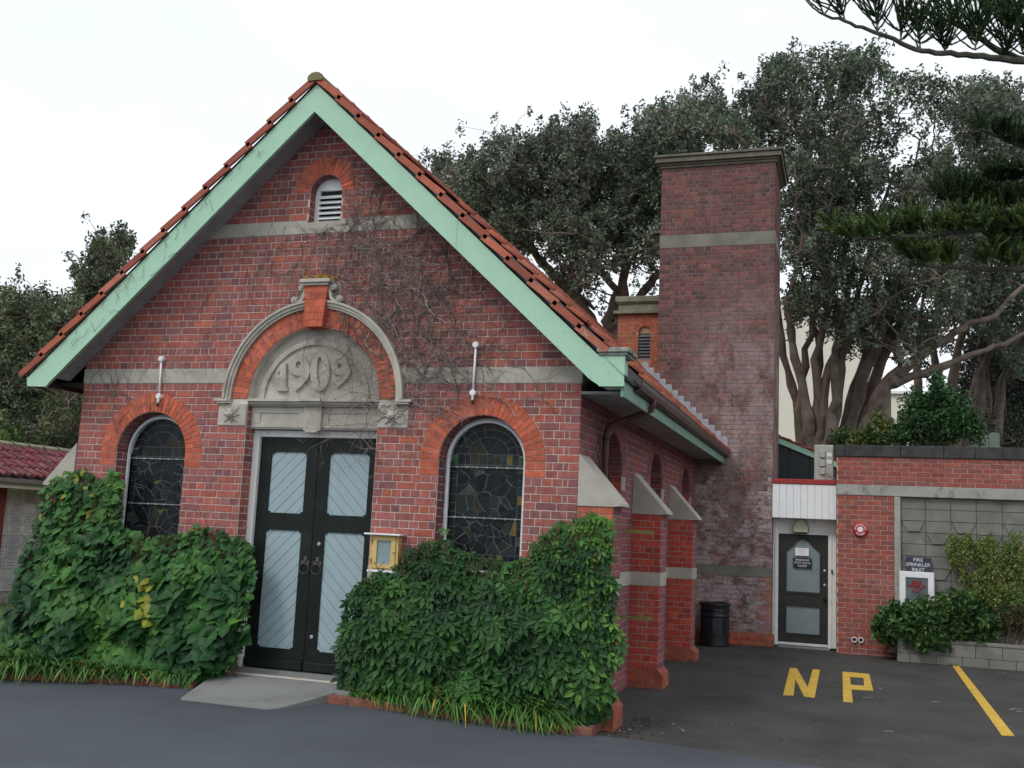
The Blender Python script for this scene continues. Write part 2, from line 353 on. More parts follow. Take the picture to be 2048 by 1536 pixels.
ev = [vs[i] for i in edge]; mb.add(ev+[(p[0], p[1], p[2]-.25) for p in ev], [(i, i+1, len(ev)+i+1, len(ev)+i) for i in range(len(ev)-1)])
tag(mb.build('concrete_apron', apronM), kind='structure')
# painted NP and parking line
def paint(name, polys, label, cat):
    mb = MB()
    for i_, p in enumerate(polys):
        q = [(v.x, v.y) for v in (atZ(a, b, -.19) for a, b in p)]
        if sum(q[i][0]*q[(i+1) % len(q)][1]-q[(i+1) % len(q)][0]*q[i][1] for i in range(len(q))) < 0: q = q[::-1]
        mb.prism(q, lambda u, v, d: Vector((u, v, G(u, v)+d)), .001, .0055+.0012*i_)
    return tag(mb.build(name, paintYM), label, cat)
k = lambda x, y: (1540+x/4.031, 1310+y/4.031)
paint('painted_letter', [[k(160,120), k(215,122), k(190,322), k(105,318)], [k(160,120), k(215,122), k(355,340), k(275,330)], [k(345,132), k(402,135), k(360,342), k(292,300)]],
      'yellow painted letter N on the asphalt, the left of the two letters', 'road marking')
paint('painted_letter', [[k(584,150), k(640,155), k(668,375), k(590,370)], [k(584,150), k(800,170), k(808,200), k(586,184)], [k(752,195), k(806,200), k(832,290), k(764,285)], [k(590,245), k(820,262), k(832,291), k(592,278)]],
      'yellow painted letter P on the asphalt, right of the letter N', 'road marking')
paint('parking_line', [[k(1458,98), k(1510,100), k(1972,633), k(1868,628)]], 'yellow painted parking bay line running diagonally across the asphalt', 'road marking')
mb = MB()
for (a, b, l) in ((1305,385,75), (1830,172,75), (1935,442,110), (1990,460,50), (920,598,80), (750,350,90), (1140,80,110)):
    for t in range(5):
        p0 = k(a+l*t/5, b+random.uniform(-3, 8)); p1 = k(a+l*(t+.7)/5, b+random.uniform(-3, 8)); v0, v1 = atZ(*p0, -.2), atZ(*p1, -.2)
        q = [(v0.x, v0.y), (v1.x, v1.y), (v1.x, v1.y+.03), (v0.x, v0.y+.05)]
        mb.add([(x, y, G(x, y)+.006) for x, y in q], [(0, 1, 2, 3)])
tag(mb.build('worn_paint_marks', mat('worn_white_paint', (.33, .33, .3), .8, var=.3, vscale=20)), 'faded white and yellow scraps of old paint on the asphalt', 'road marking', kind='stuff')

# ---------------------------------------------------------------- brick fields
CO = .0862; JO = .0105
RED = [(.40,.122,.098), (.365,.118,.10), (.42,.122,.092), (.375,.128,.11), (.345,.115,.10)]
PUR = [(.31,.115,.11), (.29,.115,.115), (.245,.10,.102), (.33,.113,.102)]
def pal(kind, style):
    r = random.random
    if style == 'front':
        c = random.choice(RED if r() < (.45 if kind == 'h' else .78) else PUR)
        if r() < .02: c = (.48, .13, .08)
    elif style == 'orange': c = random.choice([(.55,.135,.075), (.50,.125,.07), (.58,.15,.08), (.45,.12,.08), (.52,.125,.07)])
    elif style == 'bright': c = random.choice([(.52,.075,.045), (.46,.07,.05), (.50,.085,.05), (.40,.07,.055), (.48,.065,.045)])
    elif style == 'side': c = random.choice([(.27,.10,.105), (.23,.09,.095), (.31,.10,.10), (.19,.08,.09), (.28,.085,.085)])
    elif style == 'chim': c = random.choice([(.165,.082,.075), (.15,.076,.072), (.19,.083,.074), (.135,.072,.068), (.215,.086,.074), (.12,.07,.067)])
    elif style == 'modern': c = random.choice([(.33,.10,.08), (.30,.098,.08), (.36,.10,.075), (.28,.10,.09), (.33,.088,.07)])
    elif style == 'turret': c = random.choice([(.42,.13,.075), (.39,.115,.075), (.45,.11,.07), (.38,.15,.08), (.34,.13,.075)])
    elif style == 'plinth': c = random.choice([(.42,.10,.065), (.38,.10,.07), (.46,.11,.06), (.34,.12,.07)])
    k = random.uniform(.86, 1.12); return tuple(q*k for q in c)
def rows_of(z0, z1, up=True, n0=0):   # courses between two levels; (zb, zt, parity)
    o = []; n = max(1, round(abs(z1-z0)/CO)); st = (z1-z0)/n
    for i in range(n):
        o.append((z0+i*st, z0+(i+1)*st, (i+n0) % 2) if up else (z1-(i+1)*st, z1-i*st, (i+n0) % 2))
    return o
def lay(u0, u1, rows, holes=(), clips=(), bond='english', off=0, L0=.2332, start='h'):
    res = []
    for zb, zt, par in rows:
        xs = []
        if bond == 'english' and par == (0 if start == 'h' else 1):
            p = L0/2; xs = [(u0, u0+p, 'h'), (u0+p, u0+1.5*p, 'h')]; a = u0+1.5*p
            while a < u1-1.55*p: xs.append((a, a+p, 'h')); a += p
            if u1-p > a+.015: xs += [(a, u1-p, 'h'), (u1-p, u1, 'h')]
            else: xs.append((a, u1, 'h'))
        else:
            a = u0-(L0/2 if (bond == 'stretcher' and par) else 0)-off
            while a < u1-.004: xs.append((max(a, u0), min(a+L0, u1), 's')); a += L0
        for a, b, kd in xs:
            if b-a < .02: continue
            h = JO/2
            pcs = [[(a+h, zb+h), (b-h, zb+h), (b-h, zt-h), (a+h, zt-h)]]
            for H in holes:
                i0, i1 = H(zb+.001), H(zt-.001)
                if i0 is None or i1 is None: continue
                if i0 is None: m = (i1[0]+i1[1])/2; i0 = (m, m)
                if i1 is None: m = (i0[0]+i0[1])/2; k7 = .72*(i0[1]-m); i0 = (m-k7, m+k7); i1 = (m-k7*.45, m+k7*.45)
                nx = []
                for p in pcs:
                    if len(p) < 3: continue
                    if max(q[0] for q in p) <= min(i0[0], i1[0]) or min(q[0] for q in p) >= max(i0[1], i1[1]): nx.append(p); continue
                    nx.append(half(p, (i0[0]-h, zb), (i1[0]-h, zt))); nx.append(half(p, (i1[1]+h, zt), (i0[1]+h, zb)))
                pcs = nx
            for c in clips: pcs = [half(p, *c) for p in pcs if len(p) > 2]
            res += [(p, kd) for p in pcs if len(p) > 2 and area(p) > .0006]
    return res
def circ_hole(cu, cz, r, zlow=None):
    def H(z):
        if z >= cz:
            d = r*r-(z-cz)**2
            return None if d <= 0 else (cu-math.sqrt(d), cu+math.sqrt(d))
        if zlow is None: return None
        return (cu-zlow[1], cu+zlow[1]) if z >= zlow[0] else None
    return H
def rect_hole(a, b, z0, z1): return lambda z: (a, b) if z0-1e-3 <= z <= z1+1e-3 else None
def brick_solid(mb, poly, fn, col, d0=-.012, d1=0, ch=.003):
    n = len(poly); cx = sum(p[0] for p in poly)/n; cz = sum(p[1] for p in poly)/n
    j = random.uniform(-.0015, .0015)
    ins = []
    for p in poly:
        vx, vz = cx-p[0], cz-p[1]; l = math.hypot(vx, vz) or 1
        ins.append((p[0]+(ch if vx > 0 else -ch)*(abs(vx) > .01), p[1]+(ch if vz > 0 else -ch)*(abs(vz) > .004)))
    vs = [fn(p[0], p[1], d1+j) for p in ins]+[fn(p[0], p[1], d1+j-ch) for p in poly]+[fn(p[0], p[1], d0) for p in poly]
    fs = [tuple(range(n))]
    for r in (0, 1):
        for i in range(n): k2 = (i+1) % n; fs.append((r*n+i, (r+1)*n+i, (r+1)*n+k2, r*n+k2))
    mb.add(vs, fs, col)
class Bricks:        # collects the bricks of one thing: the 300 that show largest become objects, the rest one part
    def __init__(s): s.items = []
    def field(s, polys, fn, style, m=None, d1=0, d0=-.012, ch=.003):
        for p, kd in polys:
            s.items.append((p, fn, pal(kd, style) if isinstance(style, str) else style, m or brickM, d0, d1, ch))
    def size(s, it):
        p, fn, *_ = it
        q = [px_of(fn(a, b, 0)) for a, b in p]
        x = sum(a for a, b in q)/len(q); y = sum(b for a, b in q)/len(q)
        return area(q) if -10 < x < 2058 and -10 < y < 1546 and not hidden(x, y) else 0
    def emit(s, parent, n=300, name='brick', rest='brickwork', parent_rest=None):
        order = sorted(s.items, key=lambda it: -s.size(it))
        for it in order[:n]:
            p, fn, c, m, d0, d1, ch = it; mb = MB(); brick_solid(mb, p, fn, c, d0, d1, ch)
            ctr = sum((Vector(v) for v in mb.v), Vector())/len(mb.v); mb.build(name, m, parent, center=ctr)
        by = {}
        for it in order[n:]: by.setdefault(it[3].name, []).append(it)
        for k_, l in by.items():
            mb = MB()
            for p, fn, c, m, d0, d1, ch in l: brick_solid(mb, p, fn, c, d0, d1, ch)
            tag(mb.build(rest, l[0][3], parent_rest or parent), kind='stuff')
def in_poly(x, y, poly):
    c = False; n = len(poly)
    for i in range(n):
        x1, y1 = poly[i]; x2, y2 = poly[i-1]
        if (y1 > y) != (y2 > y) and x < (x2-x1)*(y-y1)/(y2-y1)+x1: c = not c
    return c
IVL = [(0,1300),(10,1230),(40,1130),(70,1050),(90,965),(140,935),(180,940),(205,962),(232,930),(245,962),(243,1010),(252,1058),(300,1072),(360,1065),(400,1048),(440,1060),(480,1075),(515,1095),(510,1150),(498,1200),(490,1270),(462,1325),(430,1362),(380,1372),(300,1345),(0,1345)]
IVR = [(700,1185),(720,1160),(742,1150),(790,1122),(822,1092),(878,1078),(890,1058),(905,1092),(960,1110),(1020,1128),(1060,1105),(1080,1072),(1120,1045),(1190,1025),(1222,1040),(1226,1120),(1234,1180),(1222,1240),(1243,1280),(1236,1320),(1212,1345),(1222,1385),(1208,1432),(1100,1436),(900,1410),(680,1372),(682,1290),(690,1215)]
def hidden(x, y): return in_poly(x, y, IVL) or in_poly(x, y, IVR)
FR = lambda u, z, d: Vector((u, -d, z))               # facade frame, front plane y=0
W = 6.53; XC = 3.265; SL = .9285; RT = 6.86
arc = lambda cu, cz, r, a0, a1, n: [(cu+r*math.cos(R_(a0+(a1-a0)*i/n)), cz+r*math.sin(R_(a0+(a1-a0)*i/n))) for i in range(n+1)]
def voussoirs(cu, cz, r0, r1, n, fn, style, split=True, a0=0, a1=180, skip=None):
    out_ = []
    for i in range(n):
        b0 = a0+(a1-a0)*i/n; b1 = a0+(a1-a0)*(i+1)/n
        if skip and skip[0] < (b0+b1)/2 < skip[1]: continue
        g = math.degrees(.0035/((r0+r1)/2))
        if split and i % 2: segs = [(r0+.002, r0+(r1-r0)*.5-.004), (r0+(r1-r0)*.5+.004, r1-.002)]
        else: segs = [(r0+.002, r1-.002)]
        for q0, q1 in segs:
            out_.append(([(cu+q0*math.cos(R_(b1-g)), cz+q0*math.sin(R_(b1-g))), (cu+q0*math.cos(R_(b0+g)), cz+q0*math.sin(R_(b0+g))),
                          (cu+q1*math.cos(R_(b0+g)), cz+q1*math.sin(R_(b0+g))), (cu+q1*math.cos(R_(b1-g)), cz+q1*math.sin(R_(b1-g)))], 's'))
    return out_

# ---------------------------------------------------------------- the chapel
chapel = thing('chapel', (XC, 0, -.2), 'red brick gabled chapel with green bargeboards, double doors and a 1909 date stone', 'building')
WY = 8.75; LEN = 16.2
BZ = 3.319; BT = 3.501; GZ = 5.139; GT = 5.31; LB0, LB1 = 1.085, 1.26
wc = [1.105, 5.425]; RI, RO, SP = .502, .735, 2.46; SILL = 1.22
DX0, DX1 = 2.42, 4.145; DC = 3.283; DR = .862
CORN = .02
gl = lambda z: None
def gable(off=.0): return [((XC, RT-off), (XC-4, RT-off-4*SL)), ((XC+4, RT-off-4*SL), (XC, RT-off))]
def roofclip(off=.22):
    return [((W+2, RT-off-(W+2-XC)*SL), (XC, RT-off)), ((XC, RT-off), (-2, RT-off-(XC+2)*SL))]
fw = MB()
# mortar-backed front wall with its openings
outer = [(.008, -.5), (W-.008, -.5), (W-.008, RT-.2-(W-XC)*SL), (XC, RT-.2), (.008, RT-.2-XC*SL)]
holes = []
for c in wc: holes.append(([(c-RI, SILL), (c+RI, SILL)]+arc(c, SP, RI, 0, 180, 20)))
holes.append([(DX0, -.04), (DX1, -.04)]+arc(DC, 3.13, DR, 0, 180, 28))
VU, VR_, VS = XC, .215, 5.6548
holes.append([(VU-VR_, GT-.03), (VU+VR_, GT-.03)]+arc(VU, VS, VR_, 0, 180, 12))
fw.prism([outer]+holes, FR, -.30, -.007)
front_wall = fw.build('front_wall', pmortarM, chapel)
FB = Bricks()
hs = [circ_hole(c, SP, RO, (SILL, RI)) for c in wc]
for c in wc: pass
def wh(c):
    def H(z):
        if z > SP-.001:
            d = RO*RO-(z-SP)**2; return None if d <= 0 else (c-math.sqrt(d), c+math.sqrt(d))
        if z > SP-.171: return (c-RO, c+RO)
        return (c-RI, c+RI) if z > SILL else None
    return H
hs = [wh(c) for c in wc]
def doorhole(z):
    if z > 3.13:
        d = 1.18**2-(z-3.13)**2; return None if d <= 0 else (DC-math.sqrt(d), DC+math.sqrt(d))
    if z > 3.07: return (DC-1.18, DC+1.18)
    if z > 2.805: return (2.03, 4.53)
    return (DX0, DX1) if z > -.05 else None
def blank(a, b, z0, z1): return rect_hole(a, b, z0, z1)
FB.field(lay(0, W, rows_of(LB1, BZ, False), hs+[doorhole]), FR, 'front')
FB.field(lay(0, W, rows_of(-.32, LB0, False), [lambda z: (DX0, DX1) if z > -.06 else None]), FR, 'front')
keyh = rect_hole(3.02, 3.55, 4.1, 4.56)
FB.field(lay(0, W, rows_of(BT, GZ), [doorhole, keyh], roofclip(.2)), FR, 'front')
def venth(z):
    if z > VS: 
        d = .44**2-(z-VS)**2; return None if d <= 0 else (VU-math.sqrt(d), VU+math.sqrt(d))
    return (VU-VR_, VU+VR_) if z > GT-.04 else None
FB.field(lay(0, W, rows_of(GT, GT+CO*17, n0=1), [venth], roofclip(.2)), FR, 'front')
FB.emit(front_wall)
AB = Bricks()
for c in wc:
    AB.field(voussoirs(c, SP, RI, RO, 30, FR, 'orange'), FR, 'orange', d1=.0035)
    for sgn in (-1, 1):
        for q in range(2):
            z0 = SP-.0862*(q+1)
            a, b = (c+RI, c+RO) if sgn > 0 else (c-RO, c-RI)
            pcs = [(a+.004, b-.004)] if q == 1 else [(a+.004, (a+b)/2-.004), ((a+b)/2+.004, b-.004)]
            AB.field([([(p, z0+.004), (r, z0+.004), (r, z0+.082), (p, z0+.082)], 's') for p, r in pcs], FR, 'orange', d1=.002)
AB.field(voussoirs(DC, 3.13, DR, 1.085, 44, FR, 'orange', skip=(84, 96)), FR, 'orange', d1=.004)
AB.field(voussoirs(VU, VS, VR_, .44, 17, FR, 'orange', split=False), FR, 'orange', d1=.003)
AB.emit(front_wall, 300, 'arch_brick', 'arch_brickwork')
# jambs of door and windows: brick returns
def jamb(x, y0, y1, z0, z1, face, style='front', bo=Bricks):   # face=+1 looks +x
    fn = (lambda u, z, d: Vector((x+d*face, u, z))) if face > 0 else (lambda u, z, d: Vector((x+d*face, u, z)))
    B_ = Bricks(); rr = rows_of(z0, z1, False)
    B_.field(lay(y0, y1, rr, L0=.2332), fn, style, d1=.004, d0=-.003)
    return B_.items
jb = MB(); items = []
items += jamb(DX0, .012, .28, -.04, 3.07, 1); items += jamb(DX1, .012, .28, -.04, 3.07, -1)
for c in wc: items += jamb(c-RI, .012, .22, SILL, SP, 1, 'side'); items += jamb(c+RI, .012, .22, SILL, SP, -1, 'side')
items += jamb(VU-VR_, .012, .22, GT-.02, VS, 1); items += jamb(VU+VR_, .012, .22, GT-.02, VS, -1)
for p, fn, c, m, d0, d1, ch in items:
    if fn(0, 0, 1).x-fn(0, 0, 0).x < 0: pass
    brick_solid(jb, p, fn, c, d0, d1, ch)
tag(jb.build('jamb_brickwork', brickM, front_wall), kind='stuff')
# soffit bricks of the window heads
jb = MB()
for cu, cz, r, n, dd in [(c, SP, RI, 30, .22) for c in wc]+[(VU, VS, VR_, 17, .2)]:
    for i in range(n):
        b0 = R_(180*i/n)+.004; b1 = R_(180*(i+1)/n)-.004
        q = [(cu+(r-.003)*math.cos(b), z_, cz+(r-.003)*math.sin(b)) for b in (b0, b1) for z_ in (.01, dd)]
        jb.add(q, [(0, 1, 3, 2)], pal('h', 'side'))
tag(jb.build('head_brickwork', brickM, front_wall), kind='stuff')
# rendered bands
def band(segs, z0, z1, proud=.006, nm='band', fn=FR, par=None, m=concM):
    for a, b in segs:
        mb = MB(); mb.prism([(a, z0+.003), (b, z0+.003), (b, z1-.003), (a, z1-.003)], fn, -.05, proud); mb.build(nm, m, par or front_wall)
cb = lambda z: math.sqrt(1.17**2-(z-3.13)**2)
band([(0, DC-cb(BZ)), (DC+cb(BZ), W)], BZ, BT, nm='rendered_band')
zz = lambda z: (RT-.22-z)/SL
for a0, a1, b0, b1 in ((XC-zz(GZ), XC-zz(GT), VU-VR_, VU-VR_), (VU+VR_, VU+VR_, XC+zz(GZ), XC+zz(GT))):
    mb = MB(); mb.prism([(a0, GZ+.003), (b0, GZ+.003), (b1, GT-.003), (a1, GT-.003)], FR, -.05, .006); mb.build('rendered_band', concM, front_wall)
mb = MB(); mb.prism([(VU-VR_-.0, GZ+.003), (VU+VR_, GZ+.003), (VU+VR_, GT-.03), (VU-VR_, GT-.03)], FR, -.30, .006)
mb.build('rendered_band', concM, front_wall)
band([(0, DX0), (DX1, W)], LB0, LB1, nm='rendered_band')
# window sills
for c in wc:
    mb = MB(); mb.bbox((c-RI-.0, -.03, SILL-.1), (c+RI+.0, .24, SILL)); mb.build('window_sill', concM, chapel)

# ---- door case: hood mould, tympanum, date, lintel, flower blocks, keystone
surround = thing('x', (DC, 0, 2.8), '', ''); bpy.data.objects.remove(surround)
hm = MB()
for r0, r1, d in ((1.085, 1.175, .035), (1.115, 1.175, .055), (1.15, 1.178, .075)):
    hm.prism(arc(DC, 3.13, r1, 0, 180, 44)+arc(DC, 3.13, r0, 180, 0, 44), FR, -.02, d)
for sx in (-1, 1):
    x = DC+sx*1.13
    hm.bbox((x-.045, -.05, 3.07), (x+.045, .02, 3.13), .003)
    a, b = sorted((DC+sx*1.10, DC+sx*1.29)); hm.bbox((a, -.07, 3.095), (b, .02, 3.125), .003); a, b = sorted((DC+sx*1.10, DC+sx*1.26)); hm.bbox((a, -.055, 3.07), (b, .02, 3.096), .003)
hood = hm.build('hood_mould', stoneM, front_wall)
ty = MB(); tf = lambda u, z, d: Vector((u, .10-d, z))
ty.prism(arc(DC, 3.13, DR, 0, 180, 40), tf, -.1, 0)
ty.prism(arc(DC-.03, 3.13, .725, 0, 180, 40)+arc(DC-.03, 3.13, .665, 180, 0, 40), tf, -.01, .026)
tym = ty.build('tympanum', stoneM, front_wall)
# the numerals of the date, cast in relief
def stroke(path, wd):      # ribbon outline with varying width
    P = [Vector((a, b, 0)) for a, b in path]; Lf = []; Rt = []
    for i, p in enumerate(P):
        t = (P[min(i+1, len(P)-1)]-P[max(i-1, 0)]).normalized(); n = Vector((-t.y, t.x, 0)); w_ = wd[i]/2 if isinstance(wd, list) else wd/2
        Lf.append((p.x+n.x*w_, p.y+n.y*w_)); Rt.append((p.x-n.x*w_, p.y-n.y*w_))
    return Rt+Lf[::-1]
def ell(cu, cz, a, b, a0=0, a1=360, n=24): return [(cu+a*math.cos(R_(a0+(a1-a0)*i/n)), cz+b*math.sin(R_(a0+(a1-a0)*i/n))) for i in range(n+1)]
tu = lambda x: 2.497+(x-497+0)*0 
def T(x, y):        # zoomed photo reading -> plane of the tympanum
    p = atY(400+x/4.267, 540+y/4.267, .09); return (p.x, p.z)
def TT(pts): return [T(*p) for p in pts]
def mir(loop): 
    return loop if sum(loop[i][0]*loop[(i+1) % len(loop)][1]-loop[(i+1) % len(loop)][0]*loop[i][1] for i in range(len(loop))) > 0 else loop[::-1]
def digit(name, fnm):
    mb = MB(); fnm(mb); return mb.build('numeral', stoneM, tym)
ft = lambda u, z, d: Vector((u, .10-d, z))
def nine(mb, cx, cy, a, b, foot, wdt):
    n = 20
    o = ell(cx, cy, a, b, 0, 360, n)[:-1]; i = ell(cx, cy, a*.27, b*.33, 0, 360, n)[:-1]
    mb.prism([mir(TT(o)), TT(i)], ft, 0, .035)
    tail = [(cx+a*.72, cy-b*.1), (cx+a*.85, cy+b*.5), (cx+a*.6, cy+b*1.1), (cx+a*.1, cy+b*1.65), (cx-a*.55, cy+b*2.02)]
    mb.prism(mir(stroke(TT(tail), [wdt*.9, wdt, wdt, wdt*.9, wdt*1.1])), ft, 0, .037)
digit('1', lambda mb: (mb.prism(mir(TT([(690,1000),(690,860),(672,885),(668,850),(700,805),(742,795),(742,1000)])), ft, 0, .035), mb.prism(mir(TT([(665,1000),(752,1000),(752,1036),(665,1036)])), ft, 0, .035)))
digit('9', lambda mb: nine(mb, 848, 812, 82, 94, 0, .105))
def zero(mb):
    o = ell(1030, 865, 83, 168, 0, 360, 28)[:-1]; i = ell(1030, 862, 26, 118, 0, 360, 28)[:-1]
    mb.prism([mir(TT(o)), TT(i)], ft, 0, .035)
digit('0', zero)
digit('9', lambda mb: nine(mb, 1200, 822, 74, 74, 0, .095))
# lintel below the tympanum
li = MB(); lf = lambda u, z, d: Vector((u, .10-d, z))
li.prism([(DX0, 2.785), (DX1, 2.785), (DX1, 3.05), (DX0, 3.05)], lf, -.18, .0)
for a, b in ((DX0, 3.21), (3.34, DX1)):       # sunk panels framed by fillets
    a += .015; b -= .015
    for q in (((a, 2.80), (b, 2.845)), ((a, 2.975), (b, 3.04))): li.bbox((q[0][0], .088, q[0][1]), (q[1][0], .102, q[1][1]), .003)
    for q in ((a, a+.12), (b-.12, b)): li.bbox((q[0], .0885, 2.846), (q[1], .102, 2.974), .003)
li.bbox((3.16, .055, 2.765), (3.39, .12, 3.05), .006); li.bbox((3.19, .045, 2.74), (3.36, .12, 2.775), .006)
for z0, z1, d in ((3.05, 3.07, .05), (3.07, 3.10, .02), (3.10, 3.135, -.01)):
    li.bbox((DX0, d, z0), (DX1, .12, z1), .004); li.bbox((3.14, d-.03, z0), (3.41, .12, z1), .004)
li.build('lintel', stoneM, front_wall)
for i, (a, b) in enumerate(((2.03, DX0), (DX1, 4.53))):
    fb = MB(); fb.bbox((a+.002, -.012, 2.808), (b-.002, .10, 3.068), .004)
    blk = fb.build('corner_block', stoneM, front_wall)
    fl = MB(); cx, cz = (a+b)/2, 2.94
    for ring, n, rr, ln, wd_, dp in ((0, 8, .045, .115, .05, .028), (22.5, 8, .03, .082, .045, .045)):
        for q in range(n):
            an = R_(ring+q*360/n); ll = ln*(1.18 if ring == 0 and q % 2 else 1)
            u = Vector((math.cos(an), 0, math.sin(an))); v = Vector((-math.sin(an), 0, math.cos(an))); o = Vector((cx, -.012, cz)); D = Vector((0, -1, 0))
            fl.hull([o+u*rr*.4-v*.01, o+u*rr*.4+v*.01, o+u*ll*.62-v*wd_/2, o+u*ll*.62+v*wd_/2, o+u*ll, o+u*rr*.5+D*dp, o+u*ll*.6+D*dp*.8, o+u*ll*.92+D*dp*.45])
    for q in range(1, 4): fl.lathe([(.04-.01*q+.01, 0), (.034-.01*q+.01, .022), (0, .03)], (cx, -.045-.008*q, cz), 10, axis='y')
    fl.build('carved_flower', stoneM, blk, smooth=False)
# keystone of gauged brick with a stone cap and scrolls
KB = Bricks(); kz0, kz1 = 3.975, 4.47
kf = lambda u, z, d: Vector((u, -.10-d, z))
KW = lambda z: .115+(.155-.115)*(z-kz0)/(kz1-kz0)
mb = MB(); mb.prism([(DC-KW(kz0), kz0), (DC+KW(kz0), kz0), (DC+KW(kz1), kz1), (DC-KW(kz1), kz1)], kf, -.22, -.003); key = mb.build('keystone', mat('keystone_rubbing', (.42, .085, .05), .85, var=.2), front_wall)
for i in range(6):
    z0 = kz0+i*(kz1-kz0)/6; z1 = z0+(kz1-kz0)/6-.004
    xs = [-1, 0, 1] if i % 2 else [-1, -.4, .4, 1]
    for a, b in zip(xs, xs[1:]):
        KB.field([([(DC+a*KW(z0)+.002, z0), (DC+b*KW(z0)-.002, z0), (DC+b*KW(z1)-.002, z1), (DC+a*KW(z1)+.002, z1)], 's')], kf, 'orange')
KB.emit(key, 300, 'keystone_brick', 'keystone_brickwork')
mb = MB(); mb.bbox((DC-.17, -.125, 4.47), (DC+.17, .02, 4.50), .004); mb.bbox((DC-.20, -.15, 4.50), (DC+.20, .02, 4.545), .006)
for sx in (-1, 1):
    pa = [(DC+sx*(.165+.0), 4.47), (DC+sx*.17, 4.40), (DC+sx*.185, 4.33), (DC+sx*.23, 4.285), (DC+sx*.28, 4.275)]
    mb.prism(mir(stroke(pa, [.05, .035, .035, .04, .05])), FR, -.01, .07)
    for cx, cz, r in ((DC+sx*.215, 4.455, .04), (DC+sx*.30, 4.31, .042)): mb.lathe([(r, 0), (r, .075), (r*.8, .085), (r*.45, .08), (r*.4, .09), (0, .095)], (cx, 0, cz), 14, axis='y')
mb.build('keystone_cap', stoneM, front_wall)
mb = MB()
for i in range(26):
    x = DC+random.gauss(.06, .1); z = 4.545+abs(random.gauss(0, .035)); mb.hull([(x+random.uniform(-.03, .03), -.01-random.uniform(0, .03), z+random.uniform(-.025, .03)) for _ in range(7)])
for i in range(5):
    x = DC+.78+random.gauss(0, .14); z = 4.05+random.gauss(0, .05); mb.hull([(x+random.uniform(-.015, .015), -.002-random.uniform(0, .006), z+random.uniform(-.02, .02)) for _ in range(7)])
tag(mb.build('lichen', goldM, front_wall), 'ochre lichen growing above the keystone', kind='stuff')

